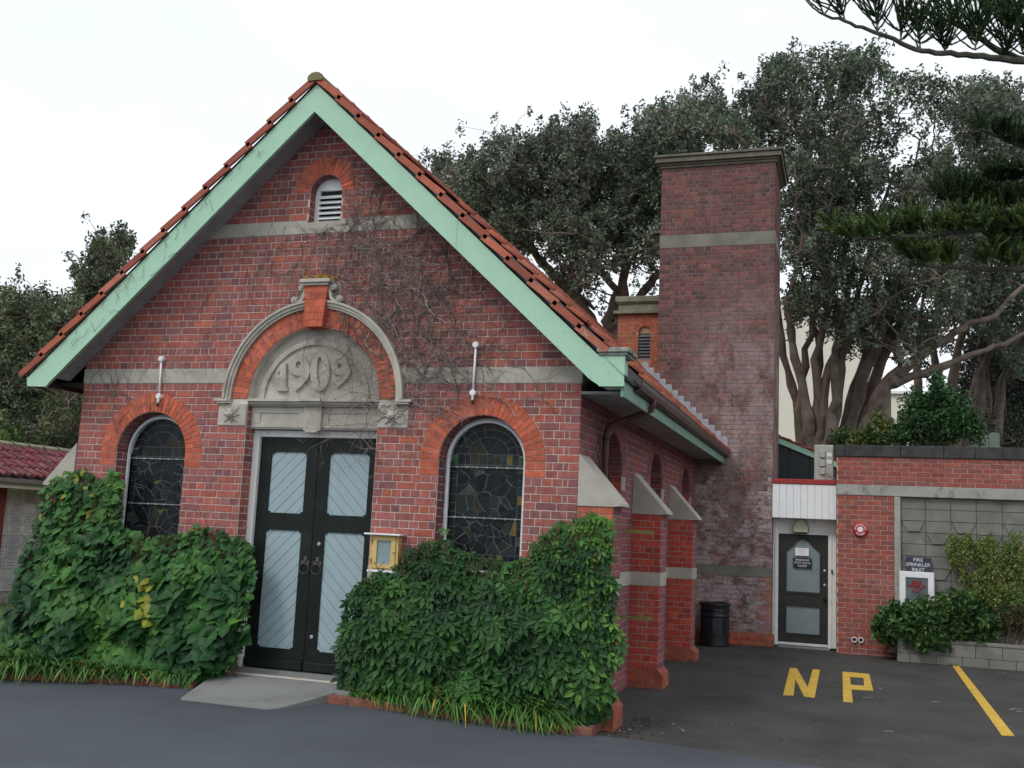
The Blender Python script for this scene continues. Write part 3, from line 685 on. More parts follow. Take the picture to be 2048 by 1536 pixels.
# ---- leaded windows
def leaded(cx, fy, par, nseed, seed, z0=SILL):
    rr = random.Random(seed); r = RI-.01
    win = place(bpy.data.objects.new('window', None), (cx, fy, z0), par)
    fo = [(cx-r, z0), (cx+r, z0)]+arc(cx, SP, r, 0, 180, 24); fi = [(cx-r+.055, z0+.05), (cx+r-.055, z0+.05)]+arc(cx, SP, r-.055, 0, 180, 24)
    ff = lambda u, z, d: Vector((u, fy-d, z))
    mb = MB(); mb.prism([fo, fi], ff, -.06, 0); mb.prism([[(cx-r+.03, z0+.03), (cx+r-.03, z0+.03)]+arc(cx, SP, r-.03, 0, 180, 24), fi], ff, -.06, .035)
    mb.build('window_frame', frameM, win)
    g = r-.055
    bk = [(cx-g, z0+.05), (cx+g, z0+.05)]+arc(cx, SP, g, 0, 180, 24)
    mb = MB(); mb.prism(bk, ff, -.05, -.034); mb.build('lead_came', leadM, win)
    cells = []
    def inarch(u, z): return abs(u-cx) < g and z > z0+.05 and (z < SP or (u-cx)**2+(z-SP)**2 < g*g)
    # border lights
    bw = .075; h = z0+.05
    while h < SP-.02:
        hh = rr.uniform(.07, .11)
        for a, b in ((cx-g, cx-g+bw), (cx+g-bw, cx+g)): cells.append([(a, h), (b, h), (b, h+hh), (a, h+hh)])
        h += hh
    topb = h
    a = cx-g+bw
    while a < cx+g-bw-.02:
        ww = min(rr.uniform(.06, .1), cx+g-bw-a)
        cells.append([(a, z0+.05), (a+ww, z0+.05), (a+ww, z0+.16), (a, z0+.16)]); cells.append([(a, z0+.16), (a+ww, z0+.16), (a+ww, z0+.22), (a, z0+.22)])
        cells.append([(a, SP-.03), (a+ww, SP-.03), (a+ww, SP+.09), (a, SP+.09)])
        a += ww
    seeds = [(rr.uniform(cx-g+bw, cx+g-bw), rr.uniform(z0+.22, SP-.03)) for _ in range(nseed)]
    for _ in range(2):
        ns = []
        for s_ in seeds:
            ns.append((s_[0]+rr.gauss(0, .01), s_[1]+rr.gauss(0, .01)))
        seeds = ns
    bx = [(cx-g+bw, z0+.22), (cx+g-bw, z0+.22), (cx+g-bw, SP-.03), (cx-g+bw, SP-.03)]
    for s_ in seeds:
        c = list(bx)
        for t_ in seeds:
            if t_ == s_ or len(c) < 3: continue
            m = ((s_[0]+t_[0])/2, (s_[1]+t_[1])/2*1.0); d = (t_[0]-s_[0], t_[1]-s_[1]); c = half(c, m, (m[0]-d[1], m[1]+d[0])) if True else c
        if len(c) > 2: cells.append(c)
    # fan-shaped head lights
    for i in range(9):
        a0, a1 = 180*i/9, 180*(i+1)/9
        for q0, q1 in ((.0, .55), (.55, .8), (.8, 1)):
            q = [(cx+g*q0*math.cos(R_(a)), SP+.09+(g-.09)*q0*math.sin(R_(a))) for a in ((a0, a1) if q0 else (a0,))]+[(cx+g*q1*math.cos(R_(a)), SP+.09+(g-.09)*q1*math.sin(R_(a))) for a in (a1, a0)]
            if q0 == 0 and i % 3: continue
            if q0 == 0: q = [(cx, SP+.09)]+[(cx+g*q1*math.cos(R_(a)), SP+.09+(g-.09)*q1*math.sin(R_(a))) for a in (180*(i+3)/9, 180*(i+2)/9, 180*(i+1)/9, a0)]
            cells.append(q)
    for c in cells:
        c = mir(c); n = len(c); mx_, mz_ = sum(p[0] for p in c)/n, sum(p[1] for p in c)/n
        if area(c) < .0003: continue
        for e in range(1): pass
        q = list(c)
        inset = .0034
        for i in range(n):
            a, b = c[i], c[(i+1) % n]; l = math.hypot(b[0]-a[0], b[1]-a[1])
            if l < 1e-5: continue
            nx_, nz_ = -(b[1]-a[1])/l*inset, (b[0]-a[0])/l*inset
            q = half(q, (a[0]+nx_, a[1]+nz_), (b[0]+nx_, b[1]+nz_))
            if len(q) < 3: break
        if len(q) < 3: continue
        q = [(u, z if z < SP or (u-cx)**2+(z-SP)**2 < g*g else SP+math.sqrt(max(0, g*g-(u-cx)**2))-.002) for u, z in q]
        col = rr.choice([(.012,.016,.018)]*7+[(.02,.03,.024), (.03,.028,.02), (.008,.01,.014), (.022,.03,.035)])
        if (rr.random() < .10 and area(c) < .016): col = rr.choice([(.17,.12,.02), (.13,.11,.03), (.04,.085,.045), (.05,.06,.05)])
        tl = rr.uniform(-.012, .012)
        dn = []
        for i in range(len(q)):
            a, b = q[i], q[(i+1) % len(q)]; l_ = math.hypot(b[0]-a[0], b[1]-a[1]); kk = max(1, int(l_/.03))
            for e in range(kk): dn.append((a[0]+(b[0]-a[0])*e/kk, a[1]+(b[1]-a[1])*e/kk))
        def warp(u, z):
            f_ = max(0, min(1, (g-bw-abs(u-cx))/.06))*max(0, min(1, (z-z0-.22)/.06))*max(0, min(1, (SP-.03-z)/.06))
            v_ = Vector((u*5.5, z*5.5, seed)); return (u+f_*.085*noise.noise(v_), z+f_*.085*noise.noise(v_+Vector((7, 3, 1))))
        q = [warp(*p) for p in dn]
        mb = MB(); mb.prism(q, lambda u, z, d: Vector((u, fy-d+(u-mx_)*tl+(z-mz_)*tl*.7, z)), -.036, -.03, col)
        ctr = Vector((mx_, fy, mz_)); mb.build('pane', glassM, win, center=ctr)
    for z in (SP-.06, SP-.06-.56):
        if z < z0+.1: continue
        mb = MB(); mb.tube([(cx-g, fy+.012, z), (cx+g, fy+.012, z)], .006, 6)
        for q in range(7): x = cx-g+.08+q*(2*g-.16)/6; mb.box((x-.008, fy+.004, z-.012), (x+.008, fy+.02, z+.012))
        mb.build('saddle_bar', mat('saddle_bar_metal', (.30, .31, .32), .6, var=.2), win)
    return win
w1 = leaded(wc[0], .20, chapel, 62, 3); w1['label'] = 'leaded window left of the doors, with amber pieces'
w2 = leaded(wc[1], .20, chapel, 66, 11); w2['label'] = 'leaded window right of the doors'
# gable vent
vent = place(bpy.data.objects.new('gable_vent', None), (VU, .13, GT), chapel)
ff = lambda u, z, d: Vector((u, .13-d, z))
vo = [(VU-VR_+.005, GT-.025), (VU+VR_-.005, GT-.025)]+arc(VU, VS, VR_-.005, 0, 180, 12)
vi = [(VU-.15, GT+.03), (VU+.16, GT+.03), (VU+.16, VS+.06), (VU-.15, VS+.06)]
mb = MB(); mb.prism([vo, vi], ff, -.04, 0); mb.build('vent_frame', cleanWhiteM, vent)
mb = MB(); mb.prism(vi, ff, -.05, -.045); mb.build('vent_back', blackM, vent)
for i in range(5):
    z = GT+.06+i*.066; mb = MB(); mb.hull([(VU-.15, .095, z-.026), (VU+.16, .095, z-.026), (VU-.15, .103, z-.031), (VU+.16, .103, z-.031), (VU-.15, .155, z+.026), (VU+.16, .155, z+.026), (VU-.15, .16, z+.018), (VU+.16, .16, z+.018)]); mb.build('louvre', cleanWhiteM, vent)

# ---- double doors
DY = .24
dfm = MB()
dfm.bbox((DX0+.004, DY-.05, 0), (DX0+.085, DY+.06, 2.78), .005); dfm.bbox((DX1-.03, DY-.02, 0), (DX1-.004, DY+.06, 2.78), .004); dfm.bbox((DX0+.085, DY-.03, 2.70), (DX1-.03, DY+.06, 2.78), .004)
dfm.build('door_frame', whiteM, chapel)
mb = MB(); mb.box((DX0+.05, DY-.07, -.035), (DX1, DY+.08, .0)); mb.build('doorstep', apronM, chapel)
def leaf(x0, x1, sgn, handle_x):
    d = place(bpy.data.objects.new('door', None), ((x0+x1)/2, DY, 0), chapel)
    z0, z1 = .012, 2.695; st = .15; m0, m1 = 1.60, 1.80
    ffd = lambda u, z, dd: Vector((u, DY-dd, z))
    def shp(a, b, c, e):      # panel opening with small stopped shoulders at the corners
        k_ = .03
        return [(a, c+.02), (a+k_, c+.02), (a+k_, c), (b-k_, c), (b-k_, c+.02), (b, c+.02), (b, e-.02), (b-k_, e-.02), (b-k_, e), (a+k_, e), (a+k_, e-.02), (a, e-.02)]
    ops = [shp(x0+st, x1-st, .24, m0), shp(x0+st, x1-st, m1, z1-.17)]
    mb = MB(); mb.prism([[(x0, z0), (x1, z0), (x1, z1), (x0, z1)]]+ops, ffd, -.05, 0)
    mb.build('door_frame_rails', doorM, d)
    mb = MB(); mb.bbox((x0+.003, DY-.035, z0), (x1-.003, DY, .12), .012); mb.build('weatherboard', doorM, d)
    for (c0, c1) in ((.24, m0), (m1, z1-.17)):
        bw = .105*math.sqrt(2); a, b = x0+st-.01, x1-st+.01; c0 -= .01; c1 += .01; rect = [(a, c0), (b, c0), (b, c1), (a, c1)]
        t = (c0-b if sgn > 0 else c0+a)-.03
        while t < ((c1-a) if sgn > 0 else (c1+b)):
            if sgn > 0:  # boards rising to the right: z-u=t
                q = half(half(rect, (0, t+bw-.004), (1, t+1+bw-.004))[:: 1], (0, 0), (0, 0)) if False else None
                q = clip_poly(rect, [(-9, -9+t+.004), (9, 9+t+.004), (9, 9+t+bw-.004), (-9, -9+t+bw-.004)])
            else:
                q = clip_poly(rect, [(-9, 9+t+.004), (9, -9+t+.004), (9, -9+t+bw-.004), (-9, 9+t+bw-.004)])
            if len(q) > 2 and area(q) > .0002:
                mb = MB(); brick_solid(mb, q, ffd, (.5,.5,.5), -.034, -.018, .003); cc = sum((Vector(v) for v in mb.v), Vector())/len(mb.v)
                mb.build('board', panelM, d, center=cc)
            t += bw
        mb = MB(); mb.prism(rect, ffd, -.045, -.026); mb.build('panel_back', mat('panel_groove', (.17, .24, .27), .7), d)
    # ring handle on a cross-shaped plate
    hx, hz = handle_x, 1.235
    mb = MB()
    for a, b, c, e in ((-.055, -.022, .055, .022), (-.02, -.02, .02, .075)): mb.bbox((hx+a, DY-.008, hz+b), (hx+c, DY, hz+e), .002)
    mb.lathe([(.014, 0), (.014, .03), (.008, .04), (0, .042)], (hx, DY, hz), 10, axis='y')
    ring = [(hx+.062*math.sin(R_(a)), DY-.03-.01*math.cos(R_(a)), hz-.065+.062*math.cos(R_(a))) for a in range(0, 361, 20)]
    mb.tube(ring, .006, 6, cap=False); mb.build('ring_handle', mat('worn_iron', (.12, .11, .10), .45, metal=.5, var=.4, vscale=40), d)
    return d
xm = 3.29
dl = leaf(DX0+.09, xm-.004, 1, xm-.07); dr = leaf(xm+.004, DX1-.035, -1, xm+.09)
mb = MB(); mb.lathe([(.024, 0), (.024, .01), (.018, .016), (0, .017)], (xm+.095, DY, 1.46), 14, axis='y'); mb.build('lock', metalM, dr)
mb = MB(); mb.hull([(xm+.095+a, DY-b, 1.515+c) for a, c in ((-.022, 0), (.022, 0), (0, .024), (0, -.024)) for b in (0, .006)]); mb.build('escutcheon', ironM, dr)
mb = MB(); mb.lathe([(.022, 0), (.022, .01), (.016, .014), (0, .015)], (xm+.085, DY, .40), 14, axis='y'); mb.build('lock', metalM, dr)

# ---- side wall (faces +x)
SF = lambda u, z, d: Vector((W+d, u, z))
sc = [1.72, 4.67, 7.62]
o = [(.31, -.5), (LEN, -.5), (LEN, 3.5), (.31, 3.5)]
sh = [[(c-RI, SILL), (c+RI, SILL)]+arc(c, SP, RI, 0, 180, 16) for c in sc]
mb = MB(); mb.prism([o]+sh, SF, -.30, -.007); mb.box((W-.2, .1, -.5), (W-.0075, .312, 3.5)); side_wall = mb.build('side_wall', mortarM, chapel)
SB = Bricks()
hs = [wh(c) for c in sc]
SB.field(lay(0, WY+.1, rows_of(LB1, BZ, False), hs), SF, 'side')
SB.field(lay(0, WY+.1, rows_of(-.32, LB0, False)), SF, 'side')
SB.emit(side_wall, 0)
SA = Bricks()
for c in sc:
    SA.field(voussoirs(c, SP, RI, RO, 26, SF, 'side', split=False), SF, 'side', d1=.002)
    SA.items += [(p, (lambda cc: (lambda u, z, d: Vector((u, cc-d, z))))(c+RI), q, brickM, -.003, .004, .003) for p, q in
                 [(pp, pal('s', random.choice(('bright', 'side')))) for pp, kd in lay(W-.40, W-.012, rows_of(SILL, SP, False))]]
SA.items += [([(u, z), (u+.1, z), (u+.1, z+.16), (u, z+.16)], SF, (.55, .06, .04), brickM, -.01, .003, .003) for u, z in ((3.17, 2.62), (6.08, 2.62))]
SA.emit(side_wall, 0, rest='side_arch_brickwork')
jb = MB()
for c in sc:
    for i in range(26):
        b0 = R_(180*i/26)+.004; b1 = R_(180*(i+1)/26)-.004
        q = [(x_, c+(RI-.003)*math.cos(b), SP+(RI-.003)*math.sin(b)) for b in (b0, b1) for x_ in (W-.40, W-.01)]
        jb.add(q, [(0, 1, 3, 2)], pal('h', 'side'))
tag(jb.build('head_brickwork', brickM, side_wall), kind='stuff')
mb = MB()
for c in sc:
    for i in range(20):
        b0, b1 = R_(180*i/20), R_(180*(i+1)/20); q = [(x_, c+RI*math.cos(b), SP+RI*math.sin(b)) for b in (b0, b1) for x_ in (W-.42, W-.29)]
        mb.add(q, [(0, 1, 3, 2)])
    mb.box((W-.42, c+RI, SILL-.1), (W-.3, c+RI+.05, SP)); mb.box((W-.42, c-RI-.05, SILL-.1), (W-.3, c-RI, SP))
mb.build('reveal_mortar', mortarM, side_wall)
for c in sc:
    mb = MB()
    mb.prism([[(c-RI+.01, SILL), (c+RI-.01, SILL)]+arc(c, SP, RI-.01, 0, 180, 16), [(c-RI+.07, SILL+.06), (c+RI-.07, SILL+.06)]+arc(c, SP, RI-.07, 0, 180, 16)], lambda u, z, d: Vector((W-.38+d, u, z)), -.05, 0)
    wf = mb.build('window_frame', frameM, chapel); mb = MB()
    mb.prism([(c-RI+.06, SILL+.05), (c+RI-.06, SILL+.05)]+arc(c, SP, RI-.06, 0, 180, 16), lambda u, z, d: Vector((W-.41+d, u, z)), -.02, 0, (.012, .016, .018)); mb.build('pane', glassM, wf)
    mb = MB(); mb.bbox((W-.40, c-RI, SILL-.1), (W+.03, c+RI, SILL), .005); mb.build('window_sill', concM, chapel)
band([(0, WY)], LB0, LB1, nm='rendered_band', fn=SF, par=side_wall)
band([(0, WY)], BZ, BT, nm='rendered_band', fn=SF, par=side_wall)
# left wall and rear, plain
mb = MB(); mb.box((.009, 0.31, -.5), (.3, LEN, 3.5)); mb.box((.3, LEN-.3, -.5), (W, LEN, 3.4)); mb.prism([(0.0, 3.4), (W, 3.4), (XC, 6.6)], lambda u, z, d: Vector((u, LEN-.15-d, z)), -.1, .1); mb.build('plain_wall', mat('plain_brick', (.26, .08, .07), .9), chapel)

# ---- buttresses: corner pair and two along the side
def buttress(y0, y1, sgn, xface, nm, style='bright'):
    b = place(bpy.data.objects.new(nm, None), (xface, (y0+y1)/2, -.3), chapel); pr = .385; x1 = pr
    fr_ = lambda u, z, d: Vector((xface+sgn*u, y0-d, z))      # its face toward the camera
    fs_ = lambda u, z, d: Vector((xface+sgn*(pr+d), u, z))    # its end face
    fp_ = lambda u, z, d: Vector((xface+sgn*u, y0-d, z))
    mb = MB()
    def blk(a, b_, c0, c1, d_):
        q = sorted((xface+sgn*a, xface+sgn*b_)); mb.box((q[0], y0+d_, c0), (q[1], y1-d_, c1))
    blk(0, pr-.007, -.5, 2.01, .007)
    core = mb.build('buttress_core', mortarM, b)
    B_ = Bricks(); par = []
    flip = (lambda P: P) if sgn > 0 else (lambda P: [(p[::-1], k_) for p, k_ in P])
    top = 2.01
    B_.field(flip(lay(0, pr, rows_of(LB1, top, False), L0=.2332, start='s')), fr_, style); B_.field(flip(lay(0, pr, rows_of(.03, LB0, False), L0=.2332)), fr_, style)
    sgs = lambda P: P if sgn > 0 else [(p[::-1], k_) for p, k_ in P]
    B_.field(sgs(lay(y0, y1, rows_of(LB1, top, False))), fs_, 'side'); B_.field(sgs(lay(y0, y1, rows_of(.03, LB0, False), start='s')), fs_, 'side')
    # plinth: chamfered top course, then courses proud of the shaft
    pj = .07
    fr2 = lambda u, z, d: Vector((xface+sgn*u, y0-pj*.0-.004-d, z)); fs2 = lambda u, z, d: Vector((xface+sgn*(pr+pj+d), u, z))
    B_.field(flip(lay(0, pr+pj, rows_of(-.40, -.04, False), L0=.2332)), fr2, 'plinth', d0=-.02); B_.field(sgs(lay(y0-.004, y1, rows_of(-.40, -.04, False))), fs2, 'plinth')
    n = 60
    B_.emit(b, n)
    mb = MB()
    q = [Vector((xface+sgn*a, y, z)) for a, y, z in ((0, y0-.004, -.04), (pr+pj, y0-.004, -.04), (pr+pj, y1, -.04), (0, y1, -.04), (0, y0, .03), (pr, y0, .035), (pr, y1, .035), (0, y1, .03), (0, y0-.002, -.5), (pr+pj-.008, y0-.002, -.5), (pr+pj-.008, y1, -.5), (0, y1, -.5))]
    mb.hull(q, (.30, .085, .06)); mb.build('plinth_cap', kerbM, b)
    # rendered band
    mb = MB()
    a = sorted((xface, xface+sgn*(pr+.006))); mb.box((a[0], y0-.006, LB0+.003), (a[1], y1+.004, LB1-.003)); mb.build('rendered_band', concM, b)
    # sloped cap stone
    mb = MB()
    mb.prism(mir([(0, 2.012), (pr+.0, 2.012), (pr+.075, 2.022), (pr+.07, 2.052), (0, 2.56)]), (lambda u, z, d: Vector((xface+sgn*u, (y0+y1)/2-d*1.0, z))), -(y1-y0)/2-.01, (y1-y0)/2+.012)
    mb.build('cap_stone', concM, b)
    return b
b0 = buttress(0.002, .46, 1, W, 'buttress', 'orange'); b0['label'] = 'corner buttress beside the right ivy'
buttress(2.93, 3.40, 1, W, 'buttress'); buttress(5.88, 6.35, 1, W, 'buttress')
buttress(0.002, .46, -1, 0, 'buttress', 'front')
# ---- eaves, gutter, downpipe
mb = MB(); mb.box((W-.02, .0, 3.20), (7.03, WY, 3.23)); mb.build('eaves_soffit', soffM, chapel)
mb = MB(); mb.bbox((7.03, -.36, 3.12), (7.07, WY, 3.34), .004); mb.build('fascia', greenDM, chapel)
mb = MB()
prof = [(a_, b_-.095) for a_, b_ in [(7.072, 3.345), (7.10, 3.335), (7.15, 3.36), (7.165, 3.41), (7.165, 3.455), (7.175, 3.47), (7.175, 3.48), (7.155, 3.48), (7.155, 3.415), (7.14, 3.375), (7.10, 3.35), (7.085, 3.36), (7.085, 3.47), (7.072, 3.47)]]
mb.prism(mir(prof), lambda u, z, d: Vector((u, (.1+WY)/2-d, z)), -(WY-.1)/2, (WY-.1)/2)
gutter = mb.build('gutter', gutM, chapel)
mb = MB(); mb.tube([(7.12, 1.0, 3.28), (7.12, 1.0, 3.22), (7.10, 1.0, 3.16), (7.0, .98, 3.11), (6.78, .95, 3.02), (6.66, .93, 2.97), (6.605, .92, 2.88), (6.6, .92, 2.75), (6.6, .92, -.2)], .036, 12)
for z in (2.8, 1.9, .9): mb.lathe([(.036, 0), (.045, 0), (.045, .05), (.036, .05)], (6.6, .92, z), 12)
mb.build('downpipe', pipeM, chapel, smooth=True)
mb = MB(); mb.bbox((-.46, -.30, 3.25), (-.42, LEN, 3.40), .004); mb.build('fascia', gutM, chapel)  # left fascia takes a dark colour to stand for shade behind the bargeboard foot
mb = MB(); mb.box((-.42, .0, 3.30), (0, LEN, 3.33)); mb.build('eaves_soffit', blackM, chapel)  # black instead of soffit grey: shade under the left eave put in the colour
# ---- barge boards, verge soffit
BF = lambda u, z, d: Vector((u, -.40-d, z))
pL = [(XC, 6.845), (-.527, 6.845-(XC+.527)*SL), (-.512, 3.226), (-.235, 3.218), (-.195, 3.245), (XC, 6.50)]
pR = [(XC, 6.845), (XC, 6.50), (6.72, 6.50-(6.72-XC)*SL), (6.79, 3.25), (6.815, 3.226), (7.073, 3.226), (7.073, 3.545), (6.80, 3.545)]
for nm, p in (('L', pL), ('R', pR)):
    mb = MB(); mb.prism(mir([(a, b) for a, b in p]), BF, -.035, .0)
    # chamfered lower lip
    a, b = (pL[4], pL[5]) if nm == 'L' else (pR[1], pR[2])
    dx = .018; dirx = 1
    lip = [(a[0], a[1]), (b[0], b[1]), (b[0], b[1]+.035), (a[0], a[1]+.035)]
    mb.prism(mir(lip), BF, -.03, .010)
    mb.build('bargeboard', greenM, chapel)
mb = MB()
for xj in (1.35, 5.15):
    zt_ = 6.845-abs(xj-XC)*SL; mb.hull([(xj+a_, -.4012, zt_+b_) for a_, b_ in ((-.002, -.345), (.002, -.345), (-.002, -.002), (.002, -.002))]+[(xj, -.3995, zt_-.1), (xj, -.3995, zt_-.3)])
mb.build('board_joint', greenDM, chapel)
mb = MB(); mb.bbox((6.81, -.3645, 3.24), (7.028, -.02, 3.545), .004); mb.build('eaves_box', greenM, chapel)
mb = MB(); mb.bbox((6.80, -.42, 3.548), (7.10, -.02, 3.575), .004); mb.bbox((6.785, -.44, 3.575), (7.125, -.02, 3.625), .008); mb.build('eaves_cap', mat('lichened_lead_cap', (.30, .31, .27), .85, var=.3, vscale=20, stain=dict(color=(.05, .05, .045), scale=12, lo=.5, hi=.6, amt=.7)), chapel)
mb = MB()
for sx in (-1, 1):
    xe = XC+sx*3.5
    mb.prism(mir([(XC, 6.60), (xe, 6.60-3.5*SL), (xe, 6.64-3.5*SL), (XC, 6.64)]), lambda u, z, d: Vector((u, -.18-d, z)), -.20, .18)
mb.build('verge_soffit', soffM, chapel)
# ---- roof
roof = place(bpy.data.objects.new('roof', None), (XC, LEN/2, 5), chapel)
th = math.atan(SL); cs, sn = math.cos(th), math.sin(th); SLEN = 3.86/cs
mb = MB()
for sx in (-1, 1):
    ex = 3.78 if sx < 0 else 3.84
    mb.prism(mir([(XC, 6.85), (XC+sx*ex, 6.85-ex*SL), (XC+sx*ex, 6.88-ex*SL), (XC, 6.885)]), lambda u, z, d: Vector((u, (LEN-.38)/2-d, z)), -(LEN+.42)/2, (LEN+.42)/2)
mb.build('roof_deck', blackM, roof)
# marseilles tile: rolled and troughed profile
TWd, TLn, EXP = .225, .42, .372
def tile_mesh():
    mb = MB(); pr = [(0, .010), (.012, .045), (.038, .062), (.066, .044), (.075, .006), (.128, .004), (.14, .034), (.16, .040), (.178, .010), (.225, .008)]
    t = .014; vs = []
    for v in (0, TLn):
        for u, h in pr: vs.append((u, v, h))
        for u, h in pr: vs.append((u, v, h-t))
    n = len(pr); fs = []
    for i in range(n-1):
        fs.append((i, i+1, 2*n+i+1, 2*n+i)); fs.append((i, n+i, n+i+1, i+1))
    fs.append((0, 2*n, 3*n, n)); fs.append((n-1, 2*n-1, 4*n-1, 3*n-1))
    mb.add(vs, fs); return mb
def tcol(): k_ = random.uniform(.8, 1.15); c = random.choice([(.42,.115,.065), (.46,.13,.075), (.36,.10,.065), (.44,.15,.10), (.32,.09,.065)]); return tuple(q*k_ for q in c)
base_t = tile_mesh(); variants = []
for i in range(10):
    b = MB(); c = tcol(); b.add(base_t.v, base_t.f, c); me_o = b.build('roof_tile', tileM, roof); variants.append(me_o.data); bpy.data.objects.remove(me_o)
NC = int(SLEN/EXP)+1; tiles = []
ys = np.arange(-.43, LEN, TWd)
def tile_mat(sx, s, y):     # s: distance down the slope of the tile's lower edge
    # local x along the roof (y axis), local y up the slope, local z normal
    ax = Vector((0, 1, 0)) if sx > 0 else Vector((0, -1, 0))
    up = Vector((-sx*cs, 0, sn)); nn_ = Vector((sx*sn, 0, cs))
    tilt = .036/TLn; up2 = (up-nn_*tilt).normalized(); n2 = (nn_+up*tilt).normalized()
    o = Vector((XC+sx*s*cs, y if sx > 0 else y+TWd, 6.885-s*sn))+nn_*.048
    m = Matrix.Identity(4)
    for i in range(3): m[i][0] = ax[i]; m[i][1] = up2[i]; m[i][2] = n2[i]; m[i][3] = o[i]
    return m
for sx in (1, -1):
    smax = (3.86 if sx > 0 else 3.84)/cs
    for c in range(NC):
        s = smax-c*EXP
        if s < .2: continue
        for y in ys:
            m = tile_mat(sx, s, y)
            if sx < 0: m = m @ Matrix.Scale(1, 4)
            tiles.append((sx, y, m))
keepT = sorted([t for t in tiles if t[0] > 0 or t[1] < -.3], key=lambda t: t[1])
indiv = keepT[:300]; ids = set(id(t) for t in indiv)
for sx, y, m in indiv:
    o_ = bpy.data.objects.new('roof_tile', random.choice(variants)); o_.parent = roof
    ml = m.copy(); ml.translation = m.translation-wloc(roof); o_.matrix_local = ml; COL.objects.link(o_)
rest = [t for t in tiles if id(t) not in ids]
V0 = np.array([v for v in base_t.v]); F0 = np.array([f for f in base_t.f])
Vs = []; Fs = []; Cs = []
for i, (sx, y, m) in enumerate(rest):
    Mx = np.array(m); Vs.append(V0@Mx[:3, :3].T+Mx[:3, 3]); Fs.append(F0+i*len(V0)); Cs.append(np.tile(np.array(tcol()), (len(F0), 1)))
tag(np_mesh('roof_tiling', np.vstack(Vs), np.vstack(Fs), np.vstack(Cs), tileM, roof, center=tuple(wloc(roof))), kind='stuff')
# ridge tiles
for i, y in enumerate(np.arange(-.46, LEN, .42)):
    mb = MB(); n = 8; z = 6.90
    vs = []
    for yy, rr_ in ((y, .098), (y+.03, .098), (y+.03, .090), (y+.45, .086)):
        for q in range(n+1): a = R_(-25+230*q/n); vs.append((XC+rr_*math.cos(a)*1.05, yy, z+rr_*.75*math.sin(a)))
    fs = [(r*(n+1)+q, r*(n+1)+q+1, (r+1)*(n+1)+q+1, (r+1)*(n+1)+q) for r in range(3) for q in range(n)]+[tuple(range(n+1))]
    mb.add(vs, fs, (.20, .17, .08) if i == 0 else tcol()); mb.build('ridge_tile', tileM, roof, center=(XC, y+.2, z))
# verge tiles: one per course, stepped like the tiles they finish
for sx in (1, -1):
    smax = (3.86 if sx > 0 else 3.84)/cs
    for c in range(NC):
        s_ = smax-c*EXP
        if s_ < .25: continue
        if sx > 0 and s_*cs > 3.72: continue
        m = tile_mat(sx, s_, -.43); mb = MB(); lo, hi = -.030, .046
        L2 = min(TLn, s_-.02)
        pts = []
        for v in (0, L2):
            for u in ((-.012, .022) if sx > 0 else (TWd-.022, TWd+.012)):
                for h in (lo, hi): pts.append(m@Vector((u, v, h-(0 if v else 0))))
        mb.hull(pts, tuple(q*.95 for q in tcol())); mb.build('verge_tile', tileM, roof, center=sum(pts, Vector())/8)
        if sx > 0 or True:   # rolled nib at the lower corner
            pass
# ---------------------------------------------------------------- brick chimney
CX0, CX1, CY0, CY1 = 5.752, 7.94, WY, 10.35; CT = 8.93
ch = thing('brick_chimney', ((CX0+CX1)/2, (CY0+CY1)/2, -.15), 'tall square dark red brick chimney with a stone cornice at the end of the chapel', 'chimney')
mb = MB(); mb.box((CX0+.007, CY0+.007, -.5), (CX1-.007, CY1, CT)); core = mb.build('chimney_shaft', chimMort, ch)
CFf = lambda u, z, d: Vector((u, CY0-d, z)); CSf = lambda u, z, d: Vector((CX1+d, u, z)); CLf = lambda u, z, d: Vector((CX0-d, -u, z))
CB_ = Bricks()
R1 = rows_of(1.26, 7.31, False); R2 = rows_of(7.57, CT); R3 = rows_of(-.35, 1.09, False)
for rr_, mm in ((R1, None), (R2, chimM), (R3, chimLM)):
    P = lay(CX0, CX1, rr_)
    for p, kd in P:
        z = p[0][1]; x = p[0][0]
        m_ = mm or (chimLM if z < 2.4+.5*math.sin(x*5) else chimM)
        col = pal(kd, 'chim'); 
        if z < 1.2 and x > 7.68: m_ = chimM; col = pal(kd, 'plinth')
        CB_.items.append((p, CFf, col, m_, -.012, 0, .003))
    CB_.field(lay(CY0, CY1, rr_, start='s'), CSf, 'chim', chimM); CB_.field(lay(-CY1, -CY0, rr_, start='s'), CLf, 'chim', chimM)
CB_.emit(core, 300)
for z0, z1 in ((7.31, 7.57), (1.09, 1.26)):
    mb = MB(); mb.box((CX0-.005, CY0-.005, z0+.003), (CX1+.005, CY1, z1-.003)); mb.build('rendered_band', mat('dull_band', (.19, .185, .15), .92, var=.2, vscale=3, bump=.3, stain=dict(color=(.12, .12, .10), scale=2.5, lo=.5, hi=.7, amt=.6)), ch)
mb = MB()
for z0, z1, e in ((CT, CT+.05, .03), (CT+.05, CT+.09, .06), (CT+.09, CT+.19, .115), (CT+.19, CT+.24, .15)): mb.bbox((CX0-e, CY0-e, z0), (CX1+e, CY1+e, z1), .008)
mb.build('cornice', darkStoneM, ch)
mb = MB(); mb.hull([(CX0-.04, CY0-.04, -.5), (CX1+.045, CY0-.04, -.5), (CX1+.045, CY1, -.5), (CX0, CY1, -.5), (CX0-.04, CY0-.04, .05), (CX1+.045, CY0-.04, .05), (CX1+.045, CY1, .05), (CX0, CY1, .05), (CX0, CY0-.0, .1), (CX1, CY0, .1), (CX1, CY1, .1), (CX0, CY1, .1)], (.26, .09, .06)); pl = mb.build('plinth', kerbM, ch)
